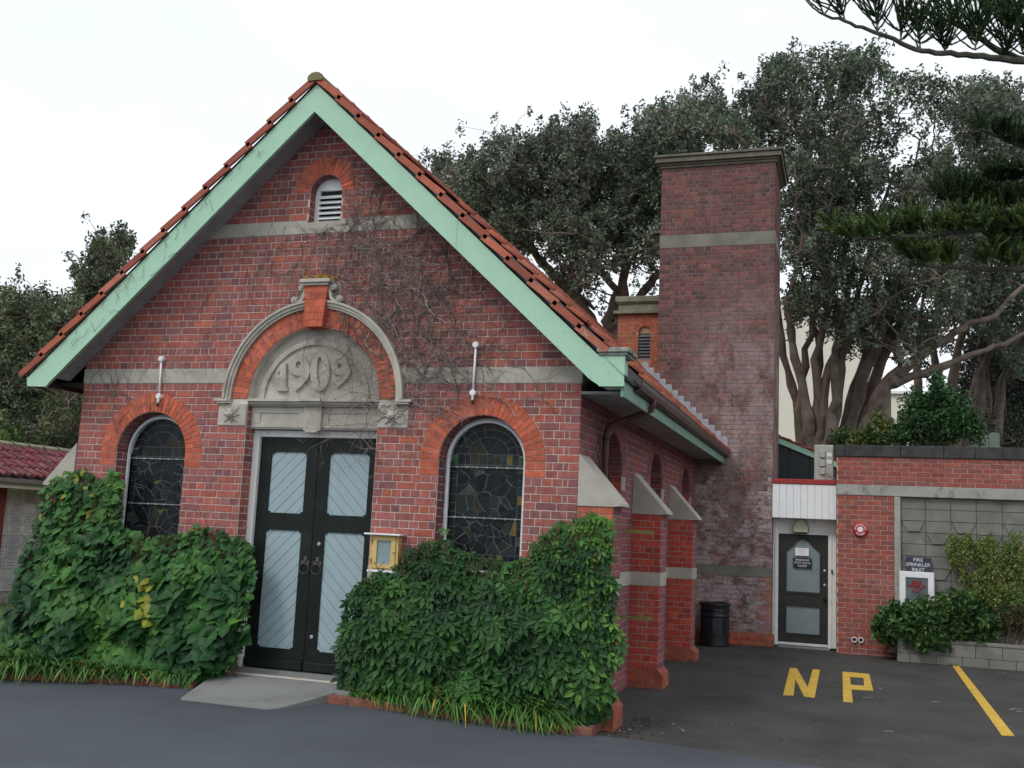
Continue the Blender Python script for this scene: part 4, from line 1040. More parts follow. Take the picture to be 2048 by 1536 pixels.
PB = Bricks(); PB.field(lay(CX0, CX1+.045, rows_of(-.30, .05, False)), lambda u, z, d: Vector((u, CY0-.05-d, z)), 'plinth', d0=-.014); PB.emit(pl, 300, 'plinth_brick')
# stepped lead flashing where the roof meets the chimney
for i in range(14):
    x = 7.12-i*.118; zb = 6.93-(x-XC)*SL+.02
    mb = MB(); mb.hull([(x-.118, CY0-.012, zb+.02), (x, CY0-.012, zb-.09), (x-.118, CY0-.006, zb+.02), (x, CY0-.006, zb-.09), (x-.118, CY0-.012, zb+.26), (x-.012, CY0-.012, zb+.26), (x-.118, CY0-.006, zb+.26), (x-.012, CY0-.006, zb+.26), (x, CY0-.016, zb+.2), (x, CY0-.006, zb+.2)]); mb.build('flashing_step', flashM, ch)

# ---------------------------------------------------------------- small turret on the roof
TX0, TX1, TY0, TY1, TZ = 4.80, 5.745, 9.5, 10.5, 6.17
tu_ = thing('brick_turret', ((TX0+TX1)/2, 10, 4.8), 'small orange brick turret with black louvres rising from the roof beside the tall chimney', 'turret')
lcx = 5.352
lo_ = [(lcx-.125, 5.24), (lcx+.125, 5.24)]+arc(lcx, 5.80, .125, 0, 180, 12)
mb = MB(); mb.prism([[(TX0, 4.2), (TX1, 4.2), (TX1, TZ), (TX0, TZ)], lo_], lambda u, z, d: Vector((u, TY0-d, z)), -.25, -.005); mb.box((TX0, TY0+.25, 4.2), (TX1, TY1, TZ)); tc_ = mb.build('turret_shaft', mat('turret_mortar', (.46, .26, .18), .9, var=.2), tu_)
TB = Bricks()
def th_(z):
    if z > 5.8: 
        d = .24**2-(z-5.8)**2; return None if d <= 0 else (lcx-math.sqrt(d), lcx+math.sqrt(d))
    return (lcx-.125, lcx+.125) if z > 4.9 else None
tfn = lambda u, z, d: Vector((u, TY0-d, z))
TB.field(lay(TX0, TX1, rows_of(4.3, TZ, False), [th_]), tfn, 'turret'); TB.field(voussoirs(lcx, 5.8, .125, .24, 13, tfn, 'turret', split=False), tfn, 'plinth')
TB.emit(tc_, 120)
mb = MB(); mb.box((lcx-.12, TY0+.05, 4.9), (lcx+.12, TY0+.1, 5.24)); mb.box((lcx-.12, TY0+.05, 5.78), (lcx+.12, TY0+.1, 5.93)); mb.build('louvre_surround', mat('stained_render', (.40, .26, .16), .9, var=.3, vscale=9), tu_)
for i in range(8):
    z = 5.27+i*.066; mb = MB(); mb.hull([(lcx-.12, TY0+.02, z-.02), (lcx+.12, TY0+.02, z-.02), (lcx-.12, TY0+.06, z+.03), (lcx+.12, TY0+.06, z+.03), (lcx-.12, TY0+.065, z+.02), (lcx+.12, TY0+.065, z+.02), (lcx-.12, TY0+.022, z-.03), (lcx+.12, TY0+.022, z-.03)]); mb.build('louvre', mat('louvre_grey', (.12, .13, .14), .7, var=.2) if i == 0 else bpy.data.materials['louvre_grey'], tu_)
mb = MB(); mb.box((lcx-.118, TY0+.08, 5.24), (lcx+.118, TY0+.12, 5.79)); mb.build('louvre_back', blackM, tu_)
mb = MB()
for z0, z1, e in ((TZ, TZ+.07, .09), (TZ+.07, TZ+.22, .0), (TZ+.22, TZ+.25, .03), (TZ+.25, TZ+.37, .06)): mb.bbox((TX0-e, TY0-e, z0), (TX1+.0, TY1+e, z1), .008)
mb.build('turret_cornice', mat('mossy_cornice', (.215, .205, .15), .9, var=.3, vscale=6, stain=dict(color=(.45, .2, .1), scale=4, lo=.6, hi=.72, amt=.6)), tu_)

# ---------------------------------------------------------------- recessed side entrance with canopy
EX0, EX1 = CX1+.0, 9.055
en = thing('side_entrance', (8.5, 9.05, -.13), 'white timber side entrance with boarded canopy between the chimney and the brick wall', 'entrance')
mb = MB(); mb.bbox((EX0+.003, 8.98, -.1), (EX0+.10, 9.06, 2.3), .004); mb.bbox((8.91, 8.98, -.1), (9.05, 9.06, 2.3), .004); mb.bbox((EX0+.10, 9.0, 1.89), (8.91, 9.05, 2.3), .003); mb.bbox((EX0+.04, 8.965, -.1), (EX0+.09, 8.98, 2.1), .003); mb.bbox((8.925, 8.965, -.1), (8.975, 8.98, 2.1), .003)
mb.build('door_frame', whiteM, en)
mb = MB()
for i in range(8): x = EX0+.11+i*.1; mb.bbox((x, 8.992, 1.94), (x+.096, 9.0, 2.2), .003)
mb.build('head_boards', whiteM, en)
for i in range(9):
    x0 = EX0+.004+i*.1235; mb = MB(); mb.bbox((x0, 8.70, 2.17), (x0+.120, 8.72, 2.785), .004); mb.build('board', cleanWhiteM, en, center=(x0+.06, 8.71, 2.48))
mb = MB(); mb.box((EX0+.004, 8.72, 2.2), (EX1-.004, 9.6, 2.80)); mb.build('canopy_box', cleanWhiteM, en)
mb = MB(); mb.bbox((EX0+.002, 8.68, 2.786), (EX1-.003, 9.62, 2.875), .01); mb.build('canopy_trim', redTrimM, en)
mb = MB(); mb.bbox((EX0+.1, 8.86, -.16), (8.95, 9.1, -.098), .01); mb.build('doorstep', apronM, en)
dx0, dx1 = 8.045, 8.905
door2 = place(bpy.data.objects.new('door', None), ((dx0+dx1)/2, 9.02, -.09), en)
df = lambda u, z, d: Vector((u, 9.02-d, z))
dcx = (dx0+dx1)/2
up = [(dx0+.14, .86), (dx1-.14, .86), (dx1-.14, 1.585), (dx1-.17, 1.60), (dx1-.205, 1.635), (dcx+.155, 1.69), (dcx+.10, 1.765), (dcx+.04, 1.795), (dcx-.04, 1.795), (dcx-.10, 1.765), (dcx-.155, 1.69), (dx0+.205, 1.635), (dx0+.17, 1.60), (dx0+.14, 1.585)]
lw = [(dx0+.14, .12), (dx1-.14, .12), (dx1-.14, .60), (dx0+.14, .60)]
mb = MB(); mb.prism([[(dx0, -.05), (dx1, -.05), (dx1, 1.885), (dx0, 1.885)], up, lw], df, -.03, 0)
for p in (up, lw):
    cx_, cz_ = sum(q[0] for q in p)/len(p), sum(q[1] for q in p)/len(p)
    big_ = [(cx_+(a-cx_)*1.1, cz_+(b-cz_)*(1.06 if p is up else 1.12)) for a, b in p]
    mb.prism([big_, p], df, -.01, .014)
mb.build('door_rails', doorBlackM, door2)
for nm, p in (('up', up), ('lw', lw)): mb = MB(); mb.prism(p, df, -.03, -.014); mb.build('door_panel', paleDoorM, door2)
mb = MB(); mb.bbox((dx0, 8.985, -.088), (dx1, 9.03, -.045), .003); mb.build('threshold', mat('bright_threshold', (.8, .8, .8), .3, metal=.3), door2)
for z in (1.0, 1.255): mb = MB(); mb.lathe([(.026, 0), (.026, .012), (.012, .02), (0, .022)], (dx1-.055, 9.02, z-.0+.0), 14, axis='y'); mb.build('lock', metalM, door2)
mb = MB(); mb.lathe([(.012, 0), (.012, .03), (.032, .04), (.036, .06), (.025, .08), (0, .085)], (dx1-.05, 9.02, .76), 14, axis='y'); mb.build('door_knob', ironM, door2)

def text(s, size, center, width, mt, parent, nrm='-y', name='lettering', depth=.003, bold=.0):
    cu = bpy.data.curves.new(name, 'FONT'); cu.body = s; cu.size = size; cu.align_x = 'CENTER'; cu.align_y = 'CENTER'; cu.extrude = depth; cu.space_line = 1.0; cu.offset = bold; cu.resolution_u = 3
    o = bpy.data.objects.new(name, cu); COL.objects.link(o); bpy.context.view_layer.update()
    me = bpy.data.meshes.new_from_object(o.evaluated_get(bpy.context.evaluated_depsgraph_get())); bpy.data.objects.remove(o)
    co = np.array([v.co[:] for v in me.vertices]); wdt = co[:, 0].max()-co[:, 0].min(); k_ = width/wdt if width else 1
    for v in me.vertices: x, y, z = v.co; v.co = (x*k_, -z, y)
    me.materials.clear(); me.materials.append(mt); ob = bpy.data.objects.new(name, me)
    return place(ob, center, parent)
# signs on the side door
sg = thing('door_sign', (8.45, 9.005, 1.36), 'small black sign reading SPRINKLER STOP VALVE INSIDE on the side door', 'sign')
mb = MB(); mb.bbox((8.30, 8.998, 1.285), (8.625, 9.006, 1.465), .001)
mb.build('sign_plate', blackSignM, sg)
for i, t_ in enumerate(('SPRINKLER', 'STOP VALVE', 'INSIDE')): text(t_, .052, (8.46, 8.996, 1.427-i*.053), (.245, .28, .15)[i], letterM, sg)
nt_ = thing('paper_notice', (8.45, 9.005, 1.52), 'small white paper notice above the black sign on the side door', 'notice')
mb = MB(); mb.bbox((8.335, 8.998, 1.505), (8.575, 9.006, 1.645), .001); mb.build('paper', cleanWhiteM, nt_)
mb = MB()
for i in range(3): mb.box((8.37+.02*i, 8.9965, 1.615-i*.035), (8.545-.03*i, 8.9978, 1.622-i*.035))
mb.build('printed_lines', mat('grey_print', (.45, .45, .45), .8), nt_)
lm = thing('bulkhead_lamp', (8.44, 8.98, 1.98), 'cream bell-shaped wall lamp over the side door', 'lamp')
lp = [(8.31, 1.93), (8.56, 1.93), (8.565, 2.02), (8.53, 2.10), (8.48, 2.16), (8.435, 2.17), (8.39, 2.16), (8.34, 2.10), (8.305, 2.02)]
mb = MB(); mb.prism(lp, lambda u, z, d: Vector((u, 8.97-d, z)), 0, .09); mb.build('lamp_glass', lampGlassM, lm)
mb = MB()
o_ = [(8.435+(a-8.435)*1.07, 2.04+(b-2.04)*1.07) for a, b in lp]; mb.prism([o_, lp], lambda u, z, d: Vector((u, 8.97-d, z)), 0, .095); mb.bbox((8.33, 8.88, 1.905), (8.54, 8.97, 1.93), .006); mb.build('lamp_rim', ironM, lm)
sw = thing('door_buzzer', (8.975, 8.96, 1.25), 'tiny dark buzzer button on the white frame of the side door', 'button')
mb = MB(); mb.bbox((8.962, 8.945, 1.22), (8.99, 8.965, 1.285), .002); mb.build('buzzer_plate', blackSignM, sw); mb = MB(); mb.lathe([(.007, 0), (.006, .004), (0, .005)], (8.976, 8.945, 1.25), 8, axis='y'); mb.build('button', metalM, sw)
# meter box standing on the canopy
mt = thing('meter_box', (8.84, 8.95, 2.88), 'cream grey electrical switch box standing on the canopy roof', 'switch box')
mb = MB(); mb.bbox((8.665, 8.86, 2.877), (9.0, 9.1, 3.52), .012); mb.build('cabinet', boxM, mt)
for z in (2.985, 3.13, 3.29): mb = MB(); mb.bbox((8.76, 8.825, z), (8.86, 8.862, z+.115), .008); mb.bbox((8.78, 8.815, z+.0), (8.84, 8.826, z+.02), .002); mb.build('switch_cover', boxM, mt)
for z in (3.18, 3.31): mb = MB(); mb.bbox((8.885, 8.856, z), (8.975, 8.861, z+.07), .001); mb.build('sticker', cleanWhiteM, mt)
mb = MB(); mb.tube([(8.87, 8.83, 3.02), (8.93, 8.80, 3.0), (8.99, 8.80, 2.94), (9.03, 8.82, 2.9)], .008, 6); mb.tube([(8.86, 8.82, 2.90), (8.92, 8.78, 2.96), (8.98, 8.79, 2.95), (9.03, 8.82, 2.89)], .008, 6); mb.build('cable', mat('grey_cable', (.3, .31, .32), .5), mt)
# annex with dark gable behind
an = thing('annex', (8.6, 11.6, 0), 'low annex behind with dark cladding, green bargeboard and terracotta tiles', 'building')
af = lambda u, z, d: Vector((u, 10.9-d, z))
p0 = atY(1540, 866, 10.9); p1 = atY(1690, 928, 10.9)
sl2 = (p1.z-p0.z)/(p1.x-p0.x); ax0, ax1 = p0.x-1.2, p1.x+.5; az = lambda x: p0.z+(x-p0.x)*sl2
for i in range(8):
    xa = ax0+i*(ax1-ax0)/8; xb = ax0+(i+1)*(ax1-ax0)/8-.006
    mb = MB(); mb.prism([(xa, 0), (xb, 0), (xb, az(xb)-.1), (xa, az(xa)-.1)], af, -3, -.02); mb.build('cladding_panel', darkCladM, an)
mb = MB(); mb.prism([(ax0, az(ax0)-.14), (ax1, az(ax1)-.14), (ax1, az(ax1)-.02), (ax0, az(ax0)-.02)], af, 0, .03); mb.build('bargeboard', greenM, an)
for i in range(14):
    x = ax0+i*(ax1-ax0)/14; x2 = x+(ax1-ax0)/14+.05
    mb = MB(); mb.prism([(x, az(x)-.015), (x2, az(x2)+.015), (x2, az(x2)+.045), (x, az(x)+.02)], af, -3, .06, tcol()); mb.build('tile_course', tileM, an)

# ---------------------------------------------------------------- boundary wall on the right
bw = thing('boundary_wall', (11, 8.7, -.14), 'red brick and concrete boundary wall with black stained coping beside the side entrance', 'wall')
WX0, WX1 = 9.06, 15.0; WYf = 8.6
BWf = lambda u, z, d: Vector((u, WYf-d, z))
mb = MB(); mb.box((WX0, WYf+.007, -.5), (10.005, WYf+.45, 2.612)); mb.box((WX0, WYf+.008, 2.80), (WX1, WYf+.45, 3.30)); mb.box((10.0, WYf+.1, -.5), (WX1, WYf+.45, 2.612)); bcore = mb.build('wall_core', mat('wall_mortar', (.50, .40, .34), .95, bump=.4), bw)
BB = Bricks()
BB.field(lay(WX0, 10.012, rows_of(-.28, 2.615, False), bond='stretcher', L0=.236, off=.1), BWf, 'modern')
BB.field(lay(WX0, WX1, rows_of(2.80, 3.30), bond='stretcher', L0=.236, off=.1), BWf, 'modern')
BB.emit(bcore, 300)
mb = MB(); mb.bbox((WX0-.003, WYf-.012, 2.615), (WX1, WYf+.45, 2.80), .006); mb.build('concrete_beam', beamM, bw)
x = WX0-.02
for ww in (.16, .93, .70, .50, .43, .62, .75, .8, .8, .9): mb = MB(); mb.bbox((x, WYf-.03, 3.30), (x+ww-.006, WYf+.5, 3.505), .008); mb.build('coping_stone', copingM, bw, center=(x, WYf, 3.3)); x += ww
mb = MB(); mb.bbox((10.012, WYf-.004, -.5), (10.118, WYf+.3, 2.612), .004); mb.build('concrete_column', beamM, bw)
px0 = 10.122; py = WYf+.07; rh = .201
for r in range(14):
    for c in range(12):
        xa = px0+c*.405; za = 2.608-(r+1)*rh
        if xa > WX1-.1 or za < -.2: continue
        mb = MB(); mb.bbox((xa+.004, py, za+.004), (xa+.401, py+.08, za+rh-.004), .004)
        ph = (r-1-(c % 2)+3) % 3
        if ph in (0, 1) and r > 0:
            a, b = (xa+.02, xa+.385); i_ = .09; top = (ph == 0)
            q = [(a, za+.006), (b, za+.006), (b-i_, za+rh-.02), (a+i_, za+rh-.02)] if top else [(a+i_, za+.02), (b-i_, za+.02), (b, za+rh-.006), (a, za+rh-.006)]
            mb.prism(q, lambda u, z, d: Vector((u, py-d, z)), -.01, .026)
        mb.build('block', blockM, bcore, center=(xa+.2, py, za+.1))
# planter
plt_ = thing('block_planter', (12, 8.2, -.15), 'low concrete block planter wall with shrubs along the boundary wall', 'planter')
PY = 8.12
for r in range(2):
    for c in range(14):
        xa = 10.03+c*.40+(0 if r % 2 else -.2); xb = xa+.394
        xa = max(xa, 10.03)
        mb = MB(); mb.bbox((xa, PY, -.20+r*.2), (xb, PY+.15, -.204+(r+1)*.2), .006); mb.build('block', blockM, plt_, center=(xa+.2, PY, r*.2))
mb = MB(); mb.bbox((10.02, PY-.01, .20), (15.6, PY+.17, .26), .01); mb.build('capping', blockM, plt_)
mb = MB(); mb.box((10.03, PY+.15, -.3), (15.6, WYf+.1, .22)); mb.build('planter_soil', soilM, plt_)
mb = MB(); mb.bbox((10.02, PY+.15, -.3), (10.10, WYf-.005, .2), .005); mb.build('planter_end', blockM, plt_)
# alarm bell
ab = thing('sprinkler_alarm', (9.455, 8.59, 2.01), 'round red sprinkler alarm gong with white lettering on the brick pier', 'alarm')
mb = MB(); mb.lathe([(.118, 0), (.122, .02), (.118, .045), (.10, .06), (.075, .063), (.055, .05), (.05, .05)], (9.455, 8.60, 2.012), 32, axis='y'); mb.build('gong', redM, ab, smooth=True)
mb = MB(); mb.lathe([(.052, .045), (.050, .06), (.030, .068), (.02, .06), (0, .072)], (9.455, 8.60, 2.012), 24, axis='y'); mb.build('gong_centre', cleanWhiteM, ab, smooth=True)
def arc_text(s, c, r, a0, a1, size, up=True):
    for i, chh in enumerate(s):
        a = a0+(a1-a0)*i/(len(s)-1); o = text(chh, size, (c[0]+r*math.cos(R_(a)), c[1], c[2]+r*math.sin(R_(a))), None, letterM, ab, name='letter', bold=.001)
        o.rotation_euler = (0, -R_(a-90 if up else a+90), 0)
arc_text('SPRINKLER', (9.455, 8.533, 2.012), .083, 172, 8, .042); arc_text('ALARM', (9.455, 8.533, 2.012), .087, 228, 312, .042, False)
# fire sprinkler inlet sign and cabinet
s2 = thing('inlet_sign', (10.4, 8.58, 1.3), 'dark navy sign reading FIRE SPRINKLER INLET on the block wall', 'sign')
sy = 8.55
a = atY(1812, 1113, sy); b = atY(1863, 1113+34, sy); mb = MB(); mb.bbox((a.x, sy-.006, b.z), (b.x, sy+.02, a.z), .002); mb.build('sign_plate', navyM, s2)
for i, (t_, w_) in enumerate((('FIRE', .15), ('SPRINKLER', .385), ('INLET', .20))): text(t_, .085, ((a.x+b.x)/2-.01, sy-.01, a.z-.05-i*.083), w_, letterM, s2)
cb_ = thing('inlet_cabinet', (10.35, 8.55, .75), 'white glass-fronted fire sprinkler inlet cabinet on the block wall', 'cabinet')
x0, x1, z0, z1 = 10.10, 10.63, .765, 1.325
mb = MB(); mb.prism([[(x0, z0), (x1, z0), (x1, z1), (x0, z1)], [(x0+.085, z0+.085), (x1-.085, z0+.085), (x1-.085, z1-.085), (x0+.085, z1-.085)]], lambda u, z, d: Vector((u, 8.5-d, z)), -.02, .01)
mb.prism([[(x0-.012, z0-.012), (x1+.012, z0-.012), (x1+.012, z1+.012), (x0-.012, z1+.012)], [(x0+.03, z0+.03), (x1-.03, z0+.03), (x1-.03, z1-.03), (x0+.03, z1-.03)]], lambda u, z, d: Vector((u, 8.5-d, z)), -.16, .0)
mb.build('cabinet_frame', cleanWhiteM, cb_)
mb = MB(); mb.prism([(x0+.08, z0+.08), (x1-.08, z0+.08), (x1-.08, z1-.08), (x0+.08, z1-.08)], lambda u, z, d: Vector((u, 8.5-d, z)), -.012, -.005); mb.build('cabinet_glass', mat('dim_glass', (.12, .15, .155), .12, spec=.6, var=.3, vscale=5), cb_)
for i, (t_, w_) in enumerate((('FIRE', .15), ('SPRINKLER', .31), ('INLET', .16))): text(t_, .075, ((x0+x1)/2, 8.498, z1-.165-i*.073), w_, redLetterM, cb_, bold=.0008)
mb = MB(); mb.lathe([(.05, .0), (.055, .012), (.03, .015), (0, .014)], ((x0+x1)/2-.01, 8.503, z1-.20), 16, axis='y'); mb.build('inlet_coupling', mat('inlet_red', (.22, .03, .03), .5), cb_)
mb = MB(); mb.lathe([(.008, 0), (.008, .01), (0, .011)], (x1-.04, 8.49, z0+.25), 8, axis='y'); mb.build('catch', metalM, cb_)
# vent pipe pair
for i, x in enumerate((9.352, 9.462)):
    v = thing('vent_pipe', (x, 8.59, .12), 'short white pipe end poking from the brick pier, '+('left' if i == 0 else 'right')+' of the pair', 'pipe', 'pair of pipe ends at the foot of the brick pier')
    mb = MB(); n = 16
    mb.lathe([(.047, -.02), (.047, .035), (.044, .038), (.034, .038), (.031, .02), (.031, -.015), (0, -.014)], (x, 8.60, .118), n, axis='y'); mb.build('pipe_rim', whiteM, v, smooth=True)
    mb = MB(); mb.lathe([(.0305, .012), (0, .012)], (x, 8.60, .118), n, axis='y'); mb.build('pipe_mouth', blackM, v)

# ---------------------------------------------------------------- rubbish bin
bn = thing('rubbish_bin', (6.99, 8.32, G(7, 8.3)), 'black ribbed cylindrical rubbish bin standing against the foot of the chimney', 'bin')
z = G(7, 8.3)
mb = MB(); mb.lathe([(0, 0), (.25, 0), (.262, .01), (.262, .05), (.25, .06), (.25, .17), (.262, .18), (.262, .205), (.245, .215), (.245, .50), (.26, .51), (.262, .53), (.25, .55), (.25, .60), (.265, .61), (.265, .64), (.255, .65), (.262, .70), (.275, .715), (.275, .74), (.26, .75), (.225, .75), (.225, .62), (0, .6)], (6.99, 8.32, z), 40); mb.build('bin_body', binM, bn, smooth=False)
for i in range(8):
    a = R_(i*45+10); mb = MB(); c, s_ = math.cos(a), math.sin(a); mb.hull([(6.99+c*r-s_*t, 8.32+s_*r+c*t, z+h) for r in (.243, .252) for t in (-.05, .05) for h in (.23, .48)]); mb.build('bin_stave', binM, bn)

# ---------------------------------------------------------------- wall conduits, notice case
for i, (a, b) in enumerate((((323,718), (318,793)), ((952,690), (946,786)))):
    A = atY(*a, -.03); B = atY(*b, -.03); v = thing('wall_light_arm', (A.x, 0, B.z-.1), 'white conduit with two round boxes above the '+('left' if i == 0 else 'right')+' arched window', 'conduit')
    mb = MB(); mb.tube([(A.x, -.03, A.z), (B.x, -.03, B.z)], .013, 8); mb.tube([(B.x, -.03, B.z), (B.x+.003, -.045, B.z-.09)], .015, 8); mb.build('conduit', cleanWhiteM, v, smooth=True)
    for P in (A, B): mb = MB(); mb.lathe([(.036, 0), (.036, .05), (.03, .056), (0, .057)], (P.x, 0, P.z), 18, axis='y'); mb.build('junction_box', cleanWhiteM, v)
    mb = MB(); mb.tube([(B.x+.003, -.045, B.z-.085), (B.x+.004, -.05, B.z-.125)], .017, 8); mb.build('nozzle', blackSignM, v)
nc = thing('notice_case', (4.36, -.06, 1.2), 'yellow timber notice case with a frosted window on the wall right of the doors', 'notice case')
x0, x1, z0, z1 = 4.205, 4.545, 1.225, 1.60
mb = MB(); mb.prism([[(x0, z0), (x1, z0), (x1, z1), (x0, z1)], [(x0+.085, z0+.06), (x1-.085, z0+.06), (x1-.085, z1-.055), (x0+.085, z1-.055)]], lambda u, z, d: Vector((u, -.1-d, z)), -.1, 0)
mb.prism([[(x0+.03, z0+.018), (x1-.03, z0+.018), (x1-.03, z1-.012), (x0+.03, z1-.012)], [(x0+.085, z0+.06), (x1-.085, z0+.06), (x1-.085, z1-.055), (x0+.085, z1-.055)]], lambda u, z, d: Vector((u, -.1-d, z)), 0, .014)
mb.build('case_frame', yellowBoxM, nc)
mb = MB(); mb.prism([(x0+.08, z0+.055), (x1-.08, z0+.055), (x1-.08, z1-.05), (x0+.08, z1-.05)], lambda u, z, d: Vector((u, -.1-d, z)), -.02, -.006); mb.build('case_glass', blueGlassM, nc)
mb = MB(); mb.bbox((x0-.055, -.17, z1+.002), (x1+.045, -.005, z1+.022), .004); mb.build('case_roof', frameM, nc)
mb = MB(); mb.bbox((x0-.02, -.11, z0-.03), (x1+.01, -.005, z0-.002), .004); mb.build('case_shelf', frameM, nc)
mb = MB(); mb.lathe([(.01, 0), (.012, .012), (0, .015)], (x1-.045, -.114, z0+.2), 10, axis='y'); mb.build('case_catch', metalM, nc)
for zz_ in (z0+.06, z0+.27): mb = MB(); mb.tube([(x0+.03, -.116, zz_), (x0+.03, -.116, zz_+.06)], .005, 6); mb.build('hinge', ironM, nc)

# ---------------------------------------------------------------- garden kerbs
def kerb(path, label):
    kt = thing('garden_kerb', (path[0][0], path[0][1], -.2), label, 'kerb')
    core = MB()
    for i in range(len(path)-1):
        a, b = Vector((*path[i], 0)), Vector((*path[i+1], 0)); t = (b-a).normalized(); n = Vector((t.y, -t.x, 0)); l = (b-a).length; m_ = max(1, round(l/.235))
        for q in range(m_):
            s0 = a+t*(l*q/m_+.003); s1 = a+t*(l*(q+1)/m_-.003); g = G((s0.x+s1.x)/2, -.5)
            mb = MB(); z0, z1 = g-.1, g+.085
            if i == 0 and 0: pass
            mb.hull([(p.x+n.x*o_, p.y+n.y*o_, zc) for p in (s0, s1) for o_, zc in ((0, z0), (0, z1-.006), (-.006, z1), (-.10, z1), (-.10, z0))], tuple(c_*random.uniform(.8, 1.1) for c_ in (.26, .085, .065)))
            mb.build('brick', kerbM, kt, center=((s0+s1)/2)[:])
        core.hull([(p.x+n.x*o_, p.y+n.y*o_, G(p.x, -.5)+zc) for p in (a+t*.03, b-t*.015) for o_, zc in ((-.09, -.1), (-.20, -.1), (-.09, .092), (-.20, .088))])
    core.build('kerb_haunch', apronM, kt)
    return kt
kerb([(3.95, -.38), (6.86, -.38), (6.86, -.02)], 'low red brick kerb edging the garden bed right of the doors')
kerb([(-2.2, -1.5), (-.3, -1.2), (.7, -.85), (1.5, -.52), (2.3, -.42)], 'low lichened brick kerb edging the garden bed left of the doors')
mb = MB()
for pl_ in ([(4.0, -.30), (6.8, -.30), (6.8, 0), (4.15, 0)], [(-2.2, -1.4), (-.3, -1.1), (.7, -.75), (1.5, -.42), (2.35, -.32), (2.35, 0), (0, 0), (-.5, .5), (-2.2, .6)]):
    mb.prism(pl_, lambda u, v, d: Vector((u, v, -.15+d)), -.1, .0)
tag(mb.build('garden_bed', soilM), kind='structure')

# ---------------------------------------------------------------- foliage: creepers
def hsv_jit(c, k=.2): f = random.uniform(1-k, 1+k); return tuple(min(1, q*f*random.uniform(.93, 1.07)) for q in c)
def ivy_leaf_mesh(col):       # three-lobed leaf, hanging; local +x right, -z down, -y out
    P = [(0, 0), (.22, .16), (.50, .02), (.56, -.30), (.40, -.36), (.34, -.55), (0, -1.0), (-.34, -.55), (-.40, -.36), (-.56, -.30), (-.50, .02), (-.22, .16)]
    mb = MB(); vs = [(x, -.10*abs(x)*-1.2-.06*(z+.4)**2*0+(.10*abs(x)), z) for x, z in P]+[(0, -.10, -.42)]
    mb.add(vs, [(i, (i+1) % 12, 12) for i in range(12)][::1], col); return mb
def creeper_leaf_mesh(col):   # five leaflets spread like a hand
    mb = MB()
    for a, l in ((-100, .7), (-52, .92), (-90+90-2, 1.0), (48, .92), (98, .7)):
        an = R_(a); d = Vector((math.sin(an), 0, -math.cos(an))); s_ = Vector((math.cos(an), 0, math.sin(an))); o = Vector((0, 0, 0))
        y = lambda t: Vector((0, -.10*math.sin(t*2.6)+.16*t*t, 0))
        p = [o, o+d*.3*l-s_*.12*l+y(.3), o+d*.62*l-s_*.19*l+y(.6), o+d*l+y(1), o+d*.62*l+s_*.19*l+y(.6), o+d*.3*l+s_*.12*l+y(.3), o+d*.6*l+y(.6)+Vector((0, .045, 0))]
        mb.add(p, [(0, 1, 2, 6), (6, 2, 3), (6, 3, 4), (0, 6, 4, 5)], col)
    return mb
